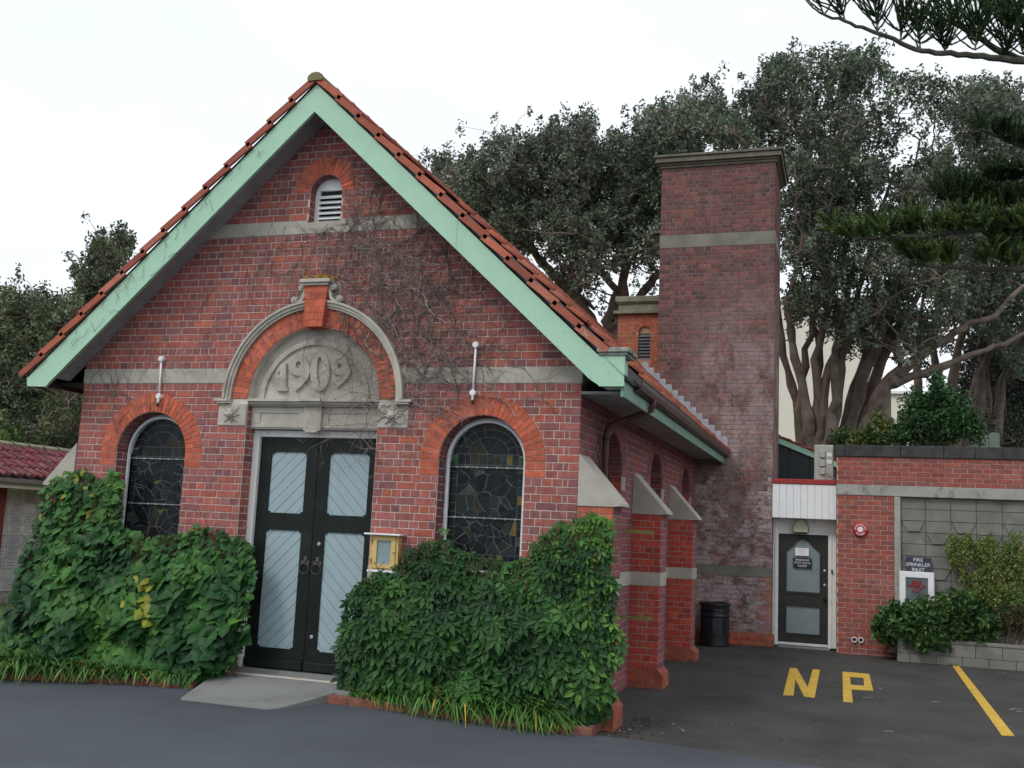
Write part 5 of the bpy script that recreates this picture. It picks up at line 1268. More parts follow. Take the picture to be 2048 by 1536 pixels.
def creeper(name, label, outline, meshf, cols, Y0, thick, n, size, seed, xlo, xhi, yellow=None, jut=.3):
    random.seed(seed)
    xs = [p[0] for p in outline]; ys_ = [p[1] for p in outline]
    ctr = atY(sum(xs)/len(xs), max(ys_), Y0); t = thing(name, (ctr.x, Y0, -.15), label, 'climbing plant')
    vars_ = []
    for c in cols: o = meshf(c).build('leaf', ivyM, None, center=(0, 0, 0)); vars_.append((o.data, c)); bpy.data.objects.remove(o)
    L_ = []
    y1 = max(ys_); tries = 0
    while len(L_) < n and tries < n*12:
        tries += 1
        x, y = random.uniform(min(xs), max(xs)), random.uniform(min(ys_), y1)
        if not in_poly(x, y, outline): continue
        # depth of cover: thin at the margin, thicker low down
        e = 1.0
        for r in (18, 40):
            if not all(in_poly(x+a*r, y+b*r, outline) for a, b in ((1, 0), (-1, 0), (0, -1), (.7, -.7), (-.7, -.7))): e *= .62
        P0 = atY(x, y, Y0)
        lump = .5+.5*noise.noise(Vector((P0.x*2.3, 0, P0.z*2.3))+Vector((seed, 0, 0)))*1.6
        tk = thick*(.35+.65*sm(1.7, .3, P0.z))*(.45+.75*lump)*(.35+.65*e)
        lay_ = random.random()**1.6
        d = tk*(1-lay_*.75)
        P = atY(x, y, Y0-d)
        gz = G(P.x, -.5)+.02
        if P.z < gz: continue
        sz = size*random.uniform(.62, 1.25)*(.65+.35*e)*(.8+.35*sm(1.6, .2, P0.z))
        rot = Matrix.Rotation(random.gauss(0, .5), 4, 'Z')@Matrix.Rotation(random.gauss(-.45, .3), 4, 'X')@Matrix.Rotation(random.gauss(0, .5), 4, 'Y')
        L_.append((P, rot, sz, d, x, y))
    L_.sort(key=lambda q: -(q[3]*6+q[2]*4))
    def pick(x, y):
        k_ = noise.noise(Vector((x*.012, y*.012, seed)))
        if yellow and yellow(x, y) > random.random(): return len(vars_)-1
        i = int((k_*.9+.5+random.uniform(-.28, .28))*(len(vars_)-1)); return max(0, min(len(vars_)-2, i))
    for P, rot, sz, d, x, y in L_[:300]:
        o = bpy.data.objects.new('leaf', vars_[pick(x, y)][0]); o.parent = t; m = rot@Matrix.Scale(sz, 4); m.translation = P-wloc(t); o.matrix_local = m; COL.objects.link(o)
    Vs, Fs4, Fs3, C4, C3, off = [], [], [], [], [], 0
    b = meshf((0, 0, 0)); V0 = np.array(b.v); F4 = [f for f in b.f if len(f) == 4]; F3 = [f for f in b.f if len(f) == 3]
    Fall = np.array(F3+[f[:3] for f in F4]+[(f[0], f[2], f[3]) for f in F4])
    FF = []; CC = []
    for P, rot, sz, d, x, y in L_[300:]:
        A = np.array(rot)[:3, :3]*sz; Vs.append(V0@A.T+np.array(P)); FF.append(Fall+off); off += len(V0)
        c = hsv_jit(cols[pick(x, y)], .18); CC.append(np.tile(np.array(c), (len(Fall), 1)))
    tag(np_mesh('foliage', np.vstack(Vs), np.vstack(FF), np.vstack(CC), ivyM, t, center=tuple(wloc(t))), kind='stuff')
    # stems inside and a few wandering tendrils over the edge
    mb = MB()
    for i in range(46):
        x = random.uniform(min(xs)+30, max(xs)-30); y = y1-20; path = []
        for q in range(26):
            if not in_poly(x, y, outline): 
                if q > 2 and random.random() < .5: break
            P = atY(x, y, Y0-.03-thick*.25); 
            if P.z > G(P.x, 0): path.append(P+Vector((0, random.uniform(-.02, .02), 0)))
            x += random.uniform(-14, 14); y -= random.uniform(8, 22)
        if len(path) > 3: mb.tube(path, [.008-.005*i_/len(path) for i_ in range(len(path))], 4, (.10, .05, .03))
    if mb.v: tag(mb.build('stem', twigM, t), kind='stuff')
    return t
ivc = [(.018,.062,.02), (.025,.085,.026), (.034,.11,.028), (.048,.14,.032), (.072,.18,.038), (.26,.28,.04)]
def yel(x, y): return .5*math.exp(-((x-290)/28)**2-((y-1185)/55)**2)+.05*(y < 1040)
creeper('boston_ivy', 'bright green three-lobed ivy covering the wall left of the doors', IVL, ivy_leaf_mesh, ivc, -.02, .42, 3400, .150, 5, 0, 0, yel)
vcc = [(.022,.062,.022), (.028,.078,.025), (.036,.095,.028), (.045,.12,.03), (.06,.16,.035), (.10,.22,.04)]
creeper('virginia_creeper', 'dark green five-fingered creeper covering the wall right of the doors', IVR, creeper_leaf_mesh, vcc, -.02, .34, 3300, .145, 9, 0, 0, lambda x, y: .35*(x > 1080 and y < 1110)+.2*(x > 1150))

# strap-leaved plants at the foot of the ivy
def straps(label, rows_, n, seed, lean):
    random.seed(seed); Vs = []; FF = []; CC = []; off = 0
    for i in range(n):
        t = random.random(); k_ = t*(len(rows_)-1); a = int(min(k_, len(rows_)-2)); f = k_-a
        x = rows_[a][0]+(rows_[a+1][0]-rows_[a][0])*f; y = rows_[a][1]+(rows_[a+1][1]-rows_[a][1])*f; h = rows_[a][2]+(rows_[a+1][2]-rows_[a][2])*f
        x += random.gauss(0, .04); y += random.uniform(.0, .22); z = G(x, y)+.07
        ln = h*random.uniform(.7, 1.35); an = random.gauss(-math.pi/2, .75); dx, dy = math.cos(an), math.sin(an)
        if lean: dx += lean*random.uniform(.3, 1)
        w_ = random.uniform(.009, .015); droop = random.uniform(.7, 1.6); P = []
        for q in range(6):
            s = q/5; r = ln*(.25*s+.75*s*s*droop*.6); hh = ln*(1.25*s-.95*s*s*droop)
            P.append(Vector((x+dx*r, y+dy*r, max(z+hh, G(x, y)+.012))))
        sd_ = Vector((-dy, dx, .2)).normalized()
        vs = []
        for q, p in enumerate(P): ww = w_*(1-.85*(q/5)**3); vs += [p-sd_*ww, p+sd_*ww]
        Vs.append(np.array(vs)); FF.append(np.array([(2*q, 2*q+1, 2*q+3, 2*q+2) for q in range(5)])+off); off += 12
        c = random.choice([(.08,.18,.04), (.10,.22,.05), (.06,.14,.03), (.14,.27,.08), (.09,.2,.05)])
        if random.random() < .03: c = (.42, .30, .06)
        CC.append(np.tile(np.array(hsv_jit(c, .2)), (5, 1)))
    return tag(np_mesh('strap_leaf_plants', np.vstack(Vs), np.vstack(FF), np.vstack(CC), ivyM), label, 'plants', kind='stuff')
straps('dense strap-leaved plants spilling over the kerb left of the doors', [(-1.2, -1.3, .42), (-.2, -1.12, .44), (.5, -.92, .38), (1.1, -.68, .26), (1.7, -.46, .20), (2.3, -.35, .20)], 1700, 3, .15)
straps('strap-leaved plants spilling over the kerb right of the doors', [(4.2, -.30, .18), (4.7, -.32, .24), (5.2, -.36, .38), (5.9, -.38, .38), (6.35, -.36, .34), (6.6, -.32, .14)], 1300, 4, .5)

# bare vine on the gable
random.seed(21); mb = MB()
vy = lambda: -.006-random.random()*.02
def wander(x, z, ang, ln, r, depth, curl=.25, maxd=2):
    path = []; rad = []; n = max(3, int(ln/.05)); a = ang
    for i in range(n+1):
        if abs(x-VU) < .26 and GT-.1 < z < 5.95 and random.random() < .75: break
        if not (.02 < x < W-.02) or z > RT-.33-abs(x-XC)*SL or z < 1.4: break
        path.append((x, vy()-.004*depth, z)); rad.append(r*(1-.7*i/n))
        a += random.gauss(0, curl); x += .05*math.cos(a); z += .05*math.sin(a)
        if depth < maxd and random.random() < .34: wander(x, z, a+random.choice((-1, 1))*random.uniform(.3, 1.1), ln*random.uniform(.25, .6), r*.55, depth+1, curl, maxd)
    if len(path) > 2:
        c = random.choice([(.24,.19,.165), (.17,.13,.115), (.32,.26,.235), (.12,.09,.08)]); mb.tube(path, rad, 3, c, cap=False)
def Pz(px, py): p = atY(px, py, 0); return p.x, p.z
for px_, py_, a, ln, r, n in ((1000,790,150,1.1,.006,3), (900,770,160,.9,.006,4), (860,790,170,.8,.005,6), (760,840,175,.7,.005,5), (820,760,80,1.2,.008,5), (850,700,120,1.3,.009,5), (790,650,110,1.2,.008,5),
                        (760,560,100,1.0,.007,6), (700,520,95,.9,.007,6), (720,450,80,.8,.006,6), (680,470,150,.8,.006,5), (760,520,-50,1.2,.007,6), (820,560,-70,1.1,.007,5), (700,600,-60,1.0,.006,4),
                        (640,430,100,.9,.006,4), (620,480,-120,.8,.005,5), (590,400,-100,.6,.004,4), (660,330,-110,.5,.004,5), (700,330,-70,.5,.004,4), (640,260,-90,.4,.004,6),
                        (850,450,-110,.7,.005,4), (900,560,-120,.8,.005,4), (980,620,-130,.9,.004,3), (1050,680,-140,.6,.004,2), (1130,740,190,.35,.003,3), (560,470,-95,.7,.003,3), (500,480,-100,.6,.003,3), (420,560,-95,.6,.003,2), (440,620,-110,.5,.003,2),
                        (345,640,-95,.5,.003,3), (250,720,-80,.5,.005,5), (230,760,-90,.5,.004,4), (290,680,-95,.4,.003,3), (600,560,-100,.5,.004,3), (540,540,-110,.5,.003,3), (900,650,130,.9,.004,3), (880,760,60,.6,.004,4), (830,800,-10,.5,.004,3),
                        (735,770,170,.9,.003,3), (770,720,140,.5,.003,3), (750,850,178,.7,.003,3)):
    for q in range(int(n*1.5)):
        x, z = Pz(px_+random.gauss(0, 42), py_+random.gauss(0, 34)); wander(x, z, R_(a+random.gauss(0, 22)), ln*random.uniform(.7, 1.3), r*random.uniform(.6, 1.1), 0)
for i in range(70):
    x, z = Pz(random.uniform(560, 1010), random.uniform(330, 760)); wander(x, z, R_(random.choice((110, -70, -100, 60))+random.gauss(0, 25)), random.uniform(.3, .9), random.uniform(.002, .0045), 1)
for i in range(26):
    x, z = Pz(random.uniform(380, 620), random.uniform(440, 700)); wander(x, z, R_(-98+random.gauss(0, 14)), random.uniform(.3, .7), random.uniform(.0018, .003), 1)
for i in range(40):
    x, z = Pz(random.uniform(800, 960), random.uniform(740, 850)); wander(x, z, R_(178+random.gauss(0, 14)), random.uniform(.4, .9), random.uniform(.002, .004), 1)
bv = tag(mb.build('bare_vine', twigM), 'tangle of bare leafless vine stems clinging to the brick gable', 'climbing plant')
mb2, mb = mb, MB()
for i in range(26):        # twigs creeping over the left bargeboard
    t = random.random(); x = .1+t*2.6; z = 6.845-(XC-x)*SL-random.uniform(.1, .34); a = R_(random.uniform(20, 110)); path = []
    for q in range(random.randint(4, 9)): path.append((x, -.412-random.random()*.012, z)); a += random.gauss(0, .35); x += .035*math.cos(a); z += .035*math.sin(a)
    mb.tube(path, .0022, 3, (.07, .06, .05), cap=False)
tag(mb.build('vine_twigs', twigM, None), 'thin bare vine twigs straggling over the left bargeboard', 'climbing plant', kind='stuff')
# bare creeper hanging round the downpipe on the side wall
mb = MB()
for i in range(60):
    y = random.gauss(1.0, .22); z = random.uniform(2.2, 3.15); path = []
    for q in range(random.randint(8, 22)): path.append((W+.02+random.random()*.05, y, z)); y += random.gauss(0, .03); z -= .06
    mb.tube([p for p in path if p[2] > .9], .003, 3, (.10, .06, .05), cap=False) if sum(p[2] > .9 for p in path) > 2 else None
tag(mb.build('hanging_vine', twigM), 'dead vine stems hanging around the brown downpipe on the side wall', 'climbing plant')
mb = MB()
for x, y, z in ((7.0, .35, .85), (7.0, .4, 1.75)):
    mb.tube([(6.9, .2, z), (7.02, .3, z+.02), (7.12, .4, z+.03), (7.3, .45, z+.0)], .003, 4, (.2, .25, .06))
    for q in range(7): l = creeper_leaf_mesh((.12, .2, .05)); s_ = .04; o = Vector((6.98+q*.045, .3+q*.02, z+.03)); l.v = [tuple(Vector(v)*s_+o) for v in l.v]; mb.add(l.v, l.f, (.14, .2, .05))
tag(mb.build('creeper_tendril', ivyM), 'thin yellowish creeper tendrils reaching out past the corner buttress', 'climbing plant')

# ---------------------------------------------------------------- trees
def leaf_cloud(centers, radii, per, lsz, cols, rs, tcols=None):
    cs_, n = np.array(centers), len(centers)
    tot = n*per; idx = np.repeat(np.arange(n), per)
    d = rs.normal(size=(tot, 3)); d /= np.linalg.norm(d, axis=1)[:, None]
    r = rs.uniform(.25, 1.0, tot)**.6
    P = cs_[idx]+np.clip(rs.normal(size=(tot, 3)), -1.5, 1.5)*(np.array(radii)[idx])[:, None]*np.array([.38, .38, .62])
    a = rs.normal(size=(tot, 3))+d*.7+np.array([0, 0, .5]); a /= np.linalg.norm(a, axis=1)[:, None]
    b = np.cross(a, rs.normal(size=(tot, 3))); b /= np.linalg.norm(b, axis=1)[:, None]
    s = lsz*rs.uniform(.7, 1.3, tot)[:, None]
    V = np.stack([P-a*s*.5, P+b*s*.24, P+a*s*.5, P-b*s*.24], 1).reshape(-1, 3)
    F = np.arange(tot*4).reshape(-1, 4)
    tc_ = np.array(tcols) if tcols else np.array(cols)[rs.integers(0, len(cols), n)]; C = tc_[idx]*rs.uniform(.7, 1.35, tot)[:, None]
    return V, F, C
def grow(p0, p1, r0, r1, mb, wob=.12, n=7, col=(.5,.5,.5), sides=7, sag=0):
    p0, p1 = Vector(p0), Vector(p1); L1 = (p1-p0).length; path = []; o = Vector((random.random()*50, 0, 0))
    for i in range(n+1):
        t = i/n; p = p0.lerp(p1, t); k_ = math.sin(math.pi*t)
        path.append(p+Vector((noise.noise(o+Vector((t*3, 0, 0))), noise.noise(o+Vector((0, t*3, 5))), .6*noise.noise(o+Vector((0, 3, t*3)))))*wob*L1*k_+Vector((0, 0, -sag*k_)))
    mb.tube(path, [r0+(r1-r0)*i/n for i in range(n+1)], sides, col); return path
def tree(name, label, stems, outline, ntuft, depth, spread, rad, per, lsz, cols, seed, gap=.0, gaps=45., dens=None, group=None, trunk_r=.16, ground=None):
    random.seed(seed); rs = np.random.default_rng(seed)
    P0 = [[atw(a, b, depth+d_) for a, b, d_ in st] for st in stems]
    base = P0[0][0]; t = thing(name, base, label, 'tree', group)
    mb = MB(); limbs = []
    for st in P0:
        m = len(st)
        # spline-ish densify
        path = []
        for i in range(m-1):
            for q in range(4):
                f = q/4; p = st[i].lerp(st[i+1], f); path.append(p+Vector((random.gauss(0, .03), random.gauss(0, .03), random.gauss(0, .02))))
        path.append(st[-1]); n = len(path)
        rr_ = [trunk_r*random.uniform(.75, 1.1)*(1-.86*i/n)*random.uniform(.92, 1.08) for i in range(n)]
        down = Vector((path[0].x, path[0].y, path[0].z-4)); mb.tube([down]+path, [rr_[0]*1.1]+rr_, 9); limbs += path[n//3:]
    xs = [p[0] for p in outline]; ys_ = [p[1] for p in outline]; C_, R__, K__, I__, nodes_ = [], [], [], [], []; NPC = 9
    tries = 0
    while len(C_) < ntuft and tries < ntuft*8:
        tries += 1
        x, y = random.uniform(min(xs), max(xs)), random.uniform(min(ys_), max(ys_))
        if not in_poly(x, y, outline): continue
        nz_ = noise.noise(Vector((x/gaps, y/gaps, seed)))+.5*noise.noise(Vector((x/gaps*2.3, y/gaps*2.3, seed+9)))
        if nz_ < gap-.5+(dens(x, y) if dens else 0): continue
        cc_ = atw(x, y, depth+random.gauss(0, spread)); nodes_.append(cc_); ci = random.randrange(len(cols)); br = random.uniform(.75, 1.3); cr_ = rad*random.uniform(1.1, 2.3)
        for q in range(NPC):
            tq = cc_+Vector((random.gauss(0, cr_), random.gauss(0, cr_), random.gauss(.1, cr_*.75)))
            if not in_poly(*px_of(tq), outline) and random.random() < .8: continue
            C_.append(tq); R__.append(rad*random.uniform(.6, 1.2)); K__.append(tuple(v*br for v in cols[ci])); I__.append(len(nodes_)-1)
    LP = np.array([tuple(p) for p in limbs]); hubs = list(limbs)
    HP = LP.copy()
    order = sorted(range(len(nodes_)), key=lambda i: ((LP-np.array(nodes_[i]))**2).sum(1).min())
    for i in order:
        c = nodes_[i]; d = ((HP-np.array(c))**2).sum(1)+np.maximum(0, HP[:, 2]-c.z+.2)*4; j = int(d.argmin()); ll = (hubs[j]-c).length
        pth = grow(hubs[j], c, min(.05, .014+.012*ll), .012, mb, .2, 6, sides=4); new = [pth[3], pth[5]]; hubs += new; HP = np.vstack([HP, [tuple(p) for p in new]])
    for c, i in zip(C_, I__):
        grow(nodes_[i], c+Vector((0, 0, .06)), .010, .004, mb, .3, 3, sides=3)
    mb.build('trunk', barkM, t)
    V, F, C = leaf_cloud([tuple(c) for c in C_], R__, per, lsz, cols, rs, tcols=K__)
    tag(np_mesh('crown', V, F, C, leafM, t, center=tuple(base)), kind='stuff')
    return t
poh = [(.085,.115,.072), (.10,.135,.085), (.13,.165,.115), (.07,.095,.06), (.18,.215,.16), (.10,.105,.08)]
tree('evergreen_tree', 'dense dark evergreen tree rising behind the right roof slope', 
     [[(1230,690,0), (1215,640,0), (1235,580,0), (1180,520,0), (1150,430,0), (1130,340,0)], [(1255,700,.5), (1262,620,0), (1300,565,0), (1350,520,0), (1380,440,0), (1390,330,0)], [(1235,640,0), (1250,540,0), (1240,440,0), (1255,330,0)], [(1190,650,1), (1150,600,1), (1080,520,1), (1020,420,1), (960,360,0)], [(1100,600,1), (1120,560,1), (1190,620,1)]],
     [(858,335),(880,322),(925,322),(935,298),(965,300),(990,268),(1035,262),(1075,272),(1100,250),(1130,262),(1140,236),(1172,232),(1190,262),(1195,300),(1215,295),(1210,268),(1235,262),(1262,280),(1275,240),(1300,215),(1325,200),(1345,225),(1365,190),(1400,205),(1400,320),(1340,560),(1320,640),(1270,620),(1210,640),(1170,650),(1100,560),(1000,480),(900,400)],
     3900, 29, 1.5, .22, 25, .12, poh, 31, .38, 36, lambda x, y: .55*sm(420, 600, y), trunk_r=.20)
tree('evergreen_tree', 'broad evergreen tree with many leaning brown stems behind the meter box',
     [[(1622,905,0), (1606,770,0), (1580,660,0), (1575,600,0), (1600,520,0), (1625,420,0), (1640,300,0)], [(1640,905,0), (1652,760,0), (1690,640,0), (1700,560,0), (1660,430,0)], [(1662,905,0), (1680,740,0), (1705,640,0), (1740,480,0), (1790,330,0)], [(1690,900,0), (1725,760,0), (1775,640,0), (1800,560,0), (1810,420,0), (1840,280,0)],
      [(1600,905,1), (1592,800,1), (1560,680,1), (1552,560,1), (1560,440,0)], [(1718,880,-1), (1770,775,-1), (1850,745,-1), (1930,715,-1), (2010,690,-1), (2090,640,-1), (2150,560,-1)], [(1770,775,-1), (1810,740,-1), (1850,700,-1), (1925,655,-1), (1990,630,-1), (2060,560,-1), (2100,480,-1)], [(1745,800,-1), (1800,735,-1), (1790,690,-1), (1820,650,-1)], [(1612,905,.5), (1600,820,.5), (1612,700,.5), (1640,590,.5), (1665,470,.5)], [(1632,905,0), (1640,820,0), (1630,720,0), (1660,600,0), (1700,470,0), (1720,340,0)], [(1670,905,.6), (1700,800,.6), (1735,700,.6), (1745,600,.6), (1770,440,.6)], [(1656,905,-.5), (1672,800,-.5), (1668,700,-.5), (1690,600,-.5), (1730,420,-.5)], [(1700,905,.3), (1740,800,.3), (1765,720,.3), (1830,600,.3), (1880,500,.3), (1930,380,.3)], [(1650,905,1), (1630,820,1), (1640,700,1), (1620,600,1), (1570,480,1)], [(1705,900,1), (1750,750,1), (1790,600,1), (1850,470,1), (1900,330,1)]],
     [(1400,215),(1425,195),(1470,205),(1510,175),(1525,140),(1560,115),(1590,110),(1605,135),(1625,95),(1690,100),(1745,95),(1750,120),(1790,125),(1800,150),(1850,120),(1900,160),(1960,150),(2000,240),(1960,420),(1990,560),(1900,660),(1840,730),(1790,715),(1720,700),(1640,680),(1590,690),(1560,560),(1560,310),(1400,300)],
     3700, 27, 1.6, .20, 26, .115, poh+[(.11,.15,.09)], 57, .44, 40, lambda x, y: .3*sm(1600, 1950, x)*sm(500, 300, y)+.1, trunk_r=.165)
tree('evergreen_tree', 'shaded evergreen tree with tall dark trunks at the right edge',
     [[(1905,905,0), (1900,760,0), (1930,640,0), (1950,500,0), (1980,380,0)], [(1925,905,1), (1950,780,1), (1990,640,1), (2000,500,1), (2040,340,1)], [(1965,905,.5), (1975,800,.5), (1960,660,.5), (1985,520,.5)], [(1940,905,0), (1965,740,0), (2010,600,0), (2040,460,0)], [(1990,900,0), (2005,760,0), (2060,620,0)], [(1880,900,2), (1868,700,2), (1880,560,2), (1900,420,2)], [(1840,900,3), (1832,720,3), (1850,560,3)]],
     [(1900,180),(1960,150),(2060,170),(2090,500),(2070,800),(1990,700),(1900,620),(1880,450),(1920,300)],
     1700, 31, 2.0, .24, 30, .125, poh, 77, .34, 38, None, trunk_r=.19)
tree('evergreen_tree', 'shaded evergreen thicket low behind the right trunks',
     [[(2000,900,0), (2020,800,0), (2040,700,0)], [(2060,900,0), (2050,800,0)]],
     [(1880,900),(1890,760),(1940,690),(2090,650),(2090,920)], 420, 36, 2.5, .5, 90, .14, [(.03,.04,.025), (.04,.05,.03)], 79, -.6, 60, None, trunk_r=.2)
lc = [(.07,.10,.05), (.09,.12,.06), (.115,.15,.075), (.06,.08,.045), (.13,.16,.075)]
tree('broadleaf_tree', 'tall open-topped tree standing behind the left roof slope',
     [[(205,800,0), (200,690,0), (195,600,0), (195,520,0), (200,470,0)], [(200,650,0), (225,560,0), (232,490,0), (250,465,0)], [(198,640,0), (170,570,0), (150,530,0), (135,512,0)]],
     [(128,505),(145,508),(160,545),(170,545),(178,500),(190,470),(195,452),(210,470),(215,520),(222,465),(235,458),(250,468),(262,458),(272,475),(270,500),(240,540),(300,560),(280,640),(240,700),(150,720),(110,640),(150,600),(165,580),(140,545)],
     900, 27, .7, .14, 26, .10, lc, 91, .22, 22, None, trunk_r=.11)
tree('broadleaf_tree', 'rounded mid-green tree at the far left edge above the red tiled shelter',
     [[(40,900,0), (45,780,0), (60,680,0), (70,620,0)], [(45,800,0), (20,700,0), (5,640,0)], [(45,800,0), (110,720,0), (130,650,0)]],
     [(-40,620),(0,590),(25,575),(45,592),(60,578),(85,580),(98,610),(120,605),(160,590),(175,640),(170,740),(170,905),(-40,900)],
     2600, 25, 1.2, .21, 34, .10, lc+[(.14,.17,.07)], 93, .06, 30, lambda x, y: .25*sm(690, 600, y), trunk_r=.15)
tree('broadleaf_tree', 'bright lime green shrub-like tree just above the shelter roof at far left',
     [[(15,910,0), (14,880,0), (12,860,0)]], [(-30,880),(0,868),(22,872),(34,892),(34,905),(-30,905)], 40, 21, .2, .12, 40, .07, [(.11,.20,.035), (.14,.23,.04)], 95, -.5, 40, None, trunk_r=.05)

# ---- bushes
def bush(name, label, cat, blobs, lsz, cols, seed, per=60, n_=None, lrad=.12, m=ivyM):
    random.seed(seed); rs = np.random.default_rng(seed); C_ = []; R__ = []
    for (px_, py_, Y, rx_, rz_, ry_, n) in blobs:
        c = atY(px_, py_, Y)
        for i in range(n):
            d = Vector((random.gauss(0, 1), random.gauss(0, 1), random.gauss(0, 1))).normalized()*random.random()**.45
            C_.append((c.x+d.x*rx_, c.y+d.y*ry_, c.z+d.z*rz_)); R__.append(lrad*random.uniform(.7, 1.3))
    b0_ = atY(blobs[0][0], blobs[0][1], blobs[0][2]); t = thing(name, (b0_.x, b0_.y, b0_.z-.4), label, cat)
    V, F, C = leaf_cloud(C_, R__, per, lsz, cols, rs)
    tag(np_mesh('foliage', V, F, C, m, t, center=tuple(wloc(t))), kind='stuff')
    mb = MB(); root = Vector((b0_.x, b0_.y, b0_.z-.5))
    for c in C_[::4]: grow(root+Vector((random.uniform(-.2, .2), 0, 0)), c, .012, .004, mb, .2, 4, sides=3)
    mb.build('branches', barkM, t); return t
bush('leafy_shrub', 'glossy dark green shrub spilling over the left end of the block planter', 'shrub',
     [(1800,1245,8.25,.35,.28,.25,60), (1850,1240,8.2,.4,.28,.25,80), (1910,1230,8.2,.4,.33,.25,80), (1770,1255,8.1,.22,.16,.2,26), (1960,1245,8.25,.3,.25,.2,30), (1850,1280,8.05,.35,.12,.15,30)],
     .10, [(.04,.09,.03), (.055,.12,.035), (.07,.15,.04), (.035,.075,.028), (.10,.18,.05)], 12, 34, lrad=.13)
bush('leafy_shrub', 'tall yellow-green small-leaved shrub against the block wall', 'shrub',
     [(1985,1150,8.4,.5,.45,.15,120), (1930,1110,8.45,.28,.3,.12,50), (1905,1090,8.45,.12,.2,.08,14), (2040,1130,8.4,.35,.4,.12,50), (1975,1090,8.45,.22,.16,.08,24), (1935,1085,8.45,.08,.16,.06,10), (2035,1090,8.45,.15,.2,.08,12), (1960,1185,8.35,.4,.2,.12,40), (2020,1195,8.35,.4,.22,.12,44)],
     .045, [(.15,.23,.055), (.19,.27,.07), (.11,.18,.045), (.25,.28,.09)], 14, 46, lrad=.10)
bush('withered_shrub', 'brownish withered shrub at the right end of the planter', 'shrub', [(2030,1245,8.2,.3,.2,.15,40), (2070,1235,8.2,.3,.25,.15,40)], .05, [(.10,.06,.035), (.08,.065,.03), (.07,.09,.03)], 15, 40, lrad=.1)
bush('leafy_bush', 'bright green leafy bush behind the coping, right of the leaning trunks', 'bush',
     [(1860,850,11.5,.55,.42,.5,90), (1900,830,11.5,.45,.5,.4,80), (1830,830,11.6,.3,.5,.3,40), (1870,790,11.6,.3,.35,.3,36), (1930,860,11.4,.4,.25,.3,40), (1815,870,11.4,.3,.25,.3,30)], .085, [(.03,.085,.028), (.042,.11,.032), (.025,.065,.024), (.055,.135,.04)], 16, 42, lrad=.16, m=leafM)
bush('leafy_bush', 'low ivy-like bush behind the coping, at the foot of the leaning trunks', 'bush', [(1700,885,11.2,.4,.25,.3,50), (1750,880,11.2,.4,.3,.3,50), (1765,855,11.3,.25,.25,.2,20)], .08, [(.05,.11,.03), (.09,.13,.035), (.04,.09,.03), (.14,.15,.04)], 17, 42, lrad=.15, m=leafM)
# small weeds at the foot of the walls
def weeds():
    random.seed(5); mb = MB()
    for px_, py_ in ((1500+310, 1322), (1905, 1330), (1900, 1333), (1798, 1318)):
        c = atZ(px_, py_, -.15)
        for i in range(40):
            a = random.uniform(0, 6.28); l = random.uniform(.03, .09); b = Vector((c.x+random.gauss(0, .06), c.y+random.gauss(0, .03), -.145)); t_ = b+Vector((math.cos(a)*l, math.sin(a)*l, l)); s_ = Vector((-math.sin(a), math.cos(a), 0))*.006
            mb.add([b-s_, b+s_, t_], [(0, 1, 2)], hsv_jit((.09, .16, .035)))
    tag(mb.build('weeds', ivyM), 'small green weeds at the foot of the block planter', 'weeds', kind='stuff')
weeds()

# ---------------------------------------------------------------- terrace, headstones, distant building
def TR(x, y): return 2.9+.04*(y-9.3)+.25*noise.noise(Vector((x*.3, y*.3, 0)))
tag(sheet('cemetery_terrace', [9.1, 9.6, 10.5, 12, 14, 17, 22, 30, 45, 70], [9.06, 9.5, 10.5, 12, 14, 17, 22, 30, 40], 0, bankM, fn=TR), kind='structure')
tag(sheet('hillside', [-20, -10, -4, 0, 4, 7, 9.1, 12, 20], [16.6, 18, 22, 30, 50], 0, bankM, fn=lambda x, y: min(2.9+.04*(y-9.3), -.2+3*sm(16.6, 22, y))*sm(-20, -4, x)), kind='structure')
def stone(px0, px1, pt, Y, label, m=graveM, round_=False):
    a = atY(px0, pt, Y); b = atY(px1, pt, Y); t = thing('headstone', ((a.x+b.x)/2, Y, a.z-.7), label, 'headstone'); mb = MB()
    o = [(a.x, a.z-.8), (b.x, a.z-.8), (b.x, a.z-.04), (b.x-.03, a.z), (a.x+.03, a.z), (a.x, a.z-.04)]
    if round_: c = (a.x+b.x)/2; o = [(a.x, a.z-.8), (b.x, a.z-.8)]+ell(c, a.z-(b.x-a.x)/2, (b.x-a.x)/2, (b.x-a.x)/2, 0, 180, 10)
    mb.prism(o, lambda u, z, d: Vector((u, Y-d, z)), -.15, 0); mb.build('stone_slab', m, t); mb = MB(); mb.bbox((a.x-.08, Y-.06, a.z-.9), (b.x+.08, Y+.2, a.z-.72), .01); mb.build('stone_base', m, t)
stone(1962, 1977, 869, 12.5, 'grey green headstone above the wall, shorter left one of the right pair')
stone(1978, 1999, 865, 12.5, 'grey green headstone above the wall, taller right one of the right pair')
stone(1788, 1807, 866, 12.5, 'dark headstone half hidden by the leafy bush', mat('dark_headstone', (.05, .055, .06), .7), True)
stone(1943, 1956, 871, 13, 'small worn headstone left of the grey green pair', graveM, True)
bg_ = thing('white_building', (9, 48, 2), 'large plain cream building far behind the leaning trunks', 'building')
a = atY(1500, 605, 48); b = atY(1765, 618, 48); mb = MB(); mb.box((a.x, 48, 0), (b.x, 60, a.z)); mb.build('wall', creamM, bg_)
c = atY(1935, 792, 48); mb = MB(); mb.box((b.x, 47.5, 0), (c.x, 60, c.z)); mb.build('wall', creamM, bg_)
mb = MB(); mb.bbox((a.x-.1, 47.8, a.z), (b.x+.1, 60, a.z+.25), .03); mb.build('parapet', whiteM, bg_); mb = MB(); mb.bbox((b.x-1, 47.3, c.z), (c.x+.1, 60, c.z+.2), .03); mb.build('parapet', whiteM, bg_)
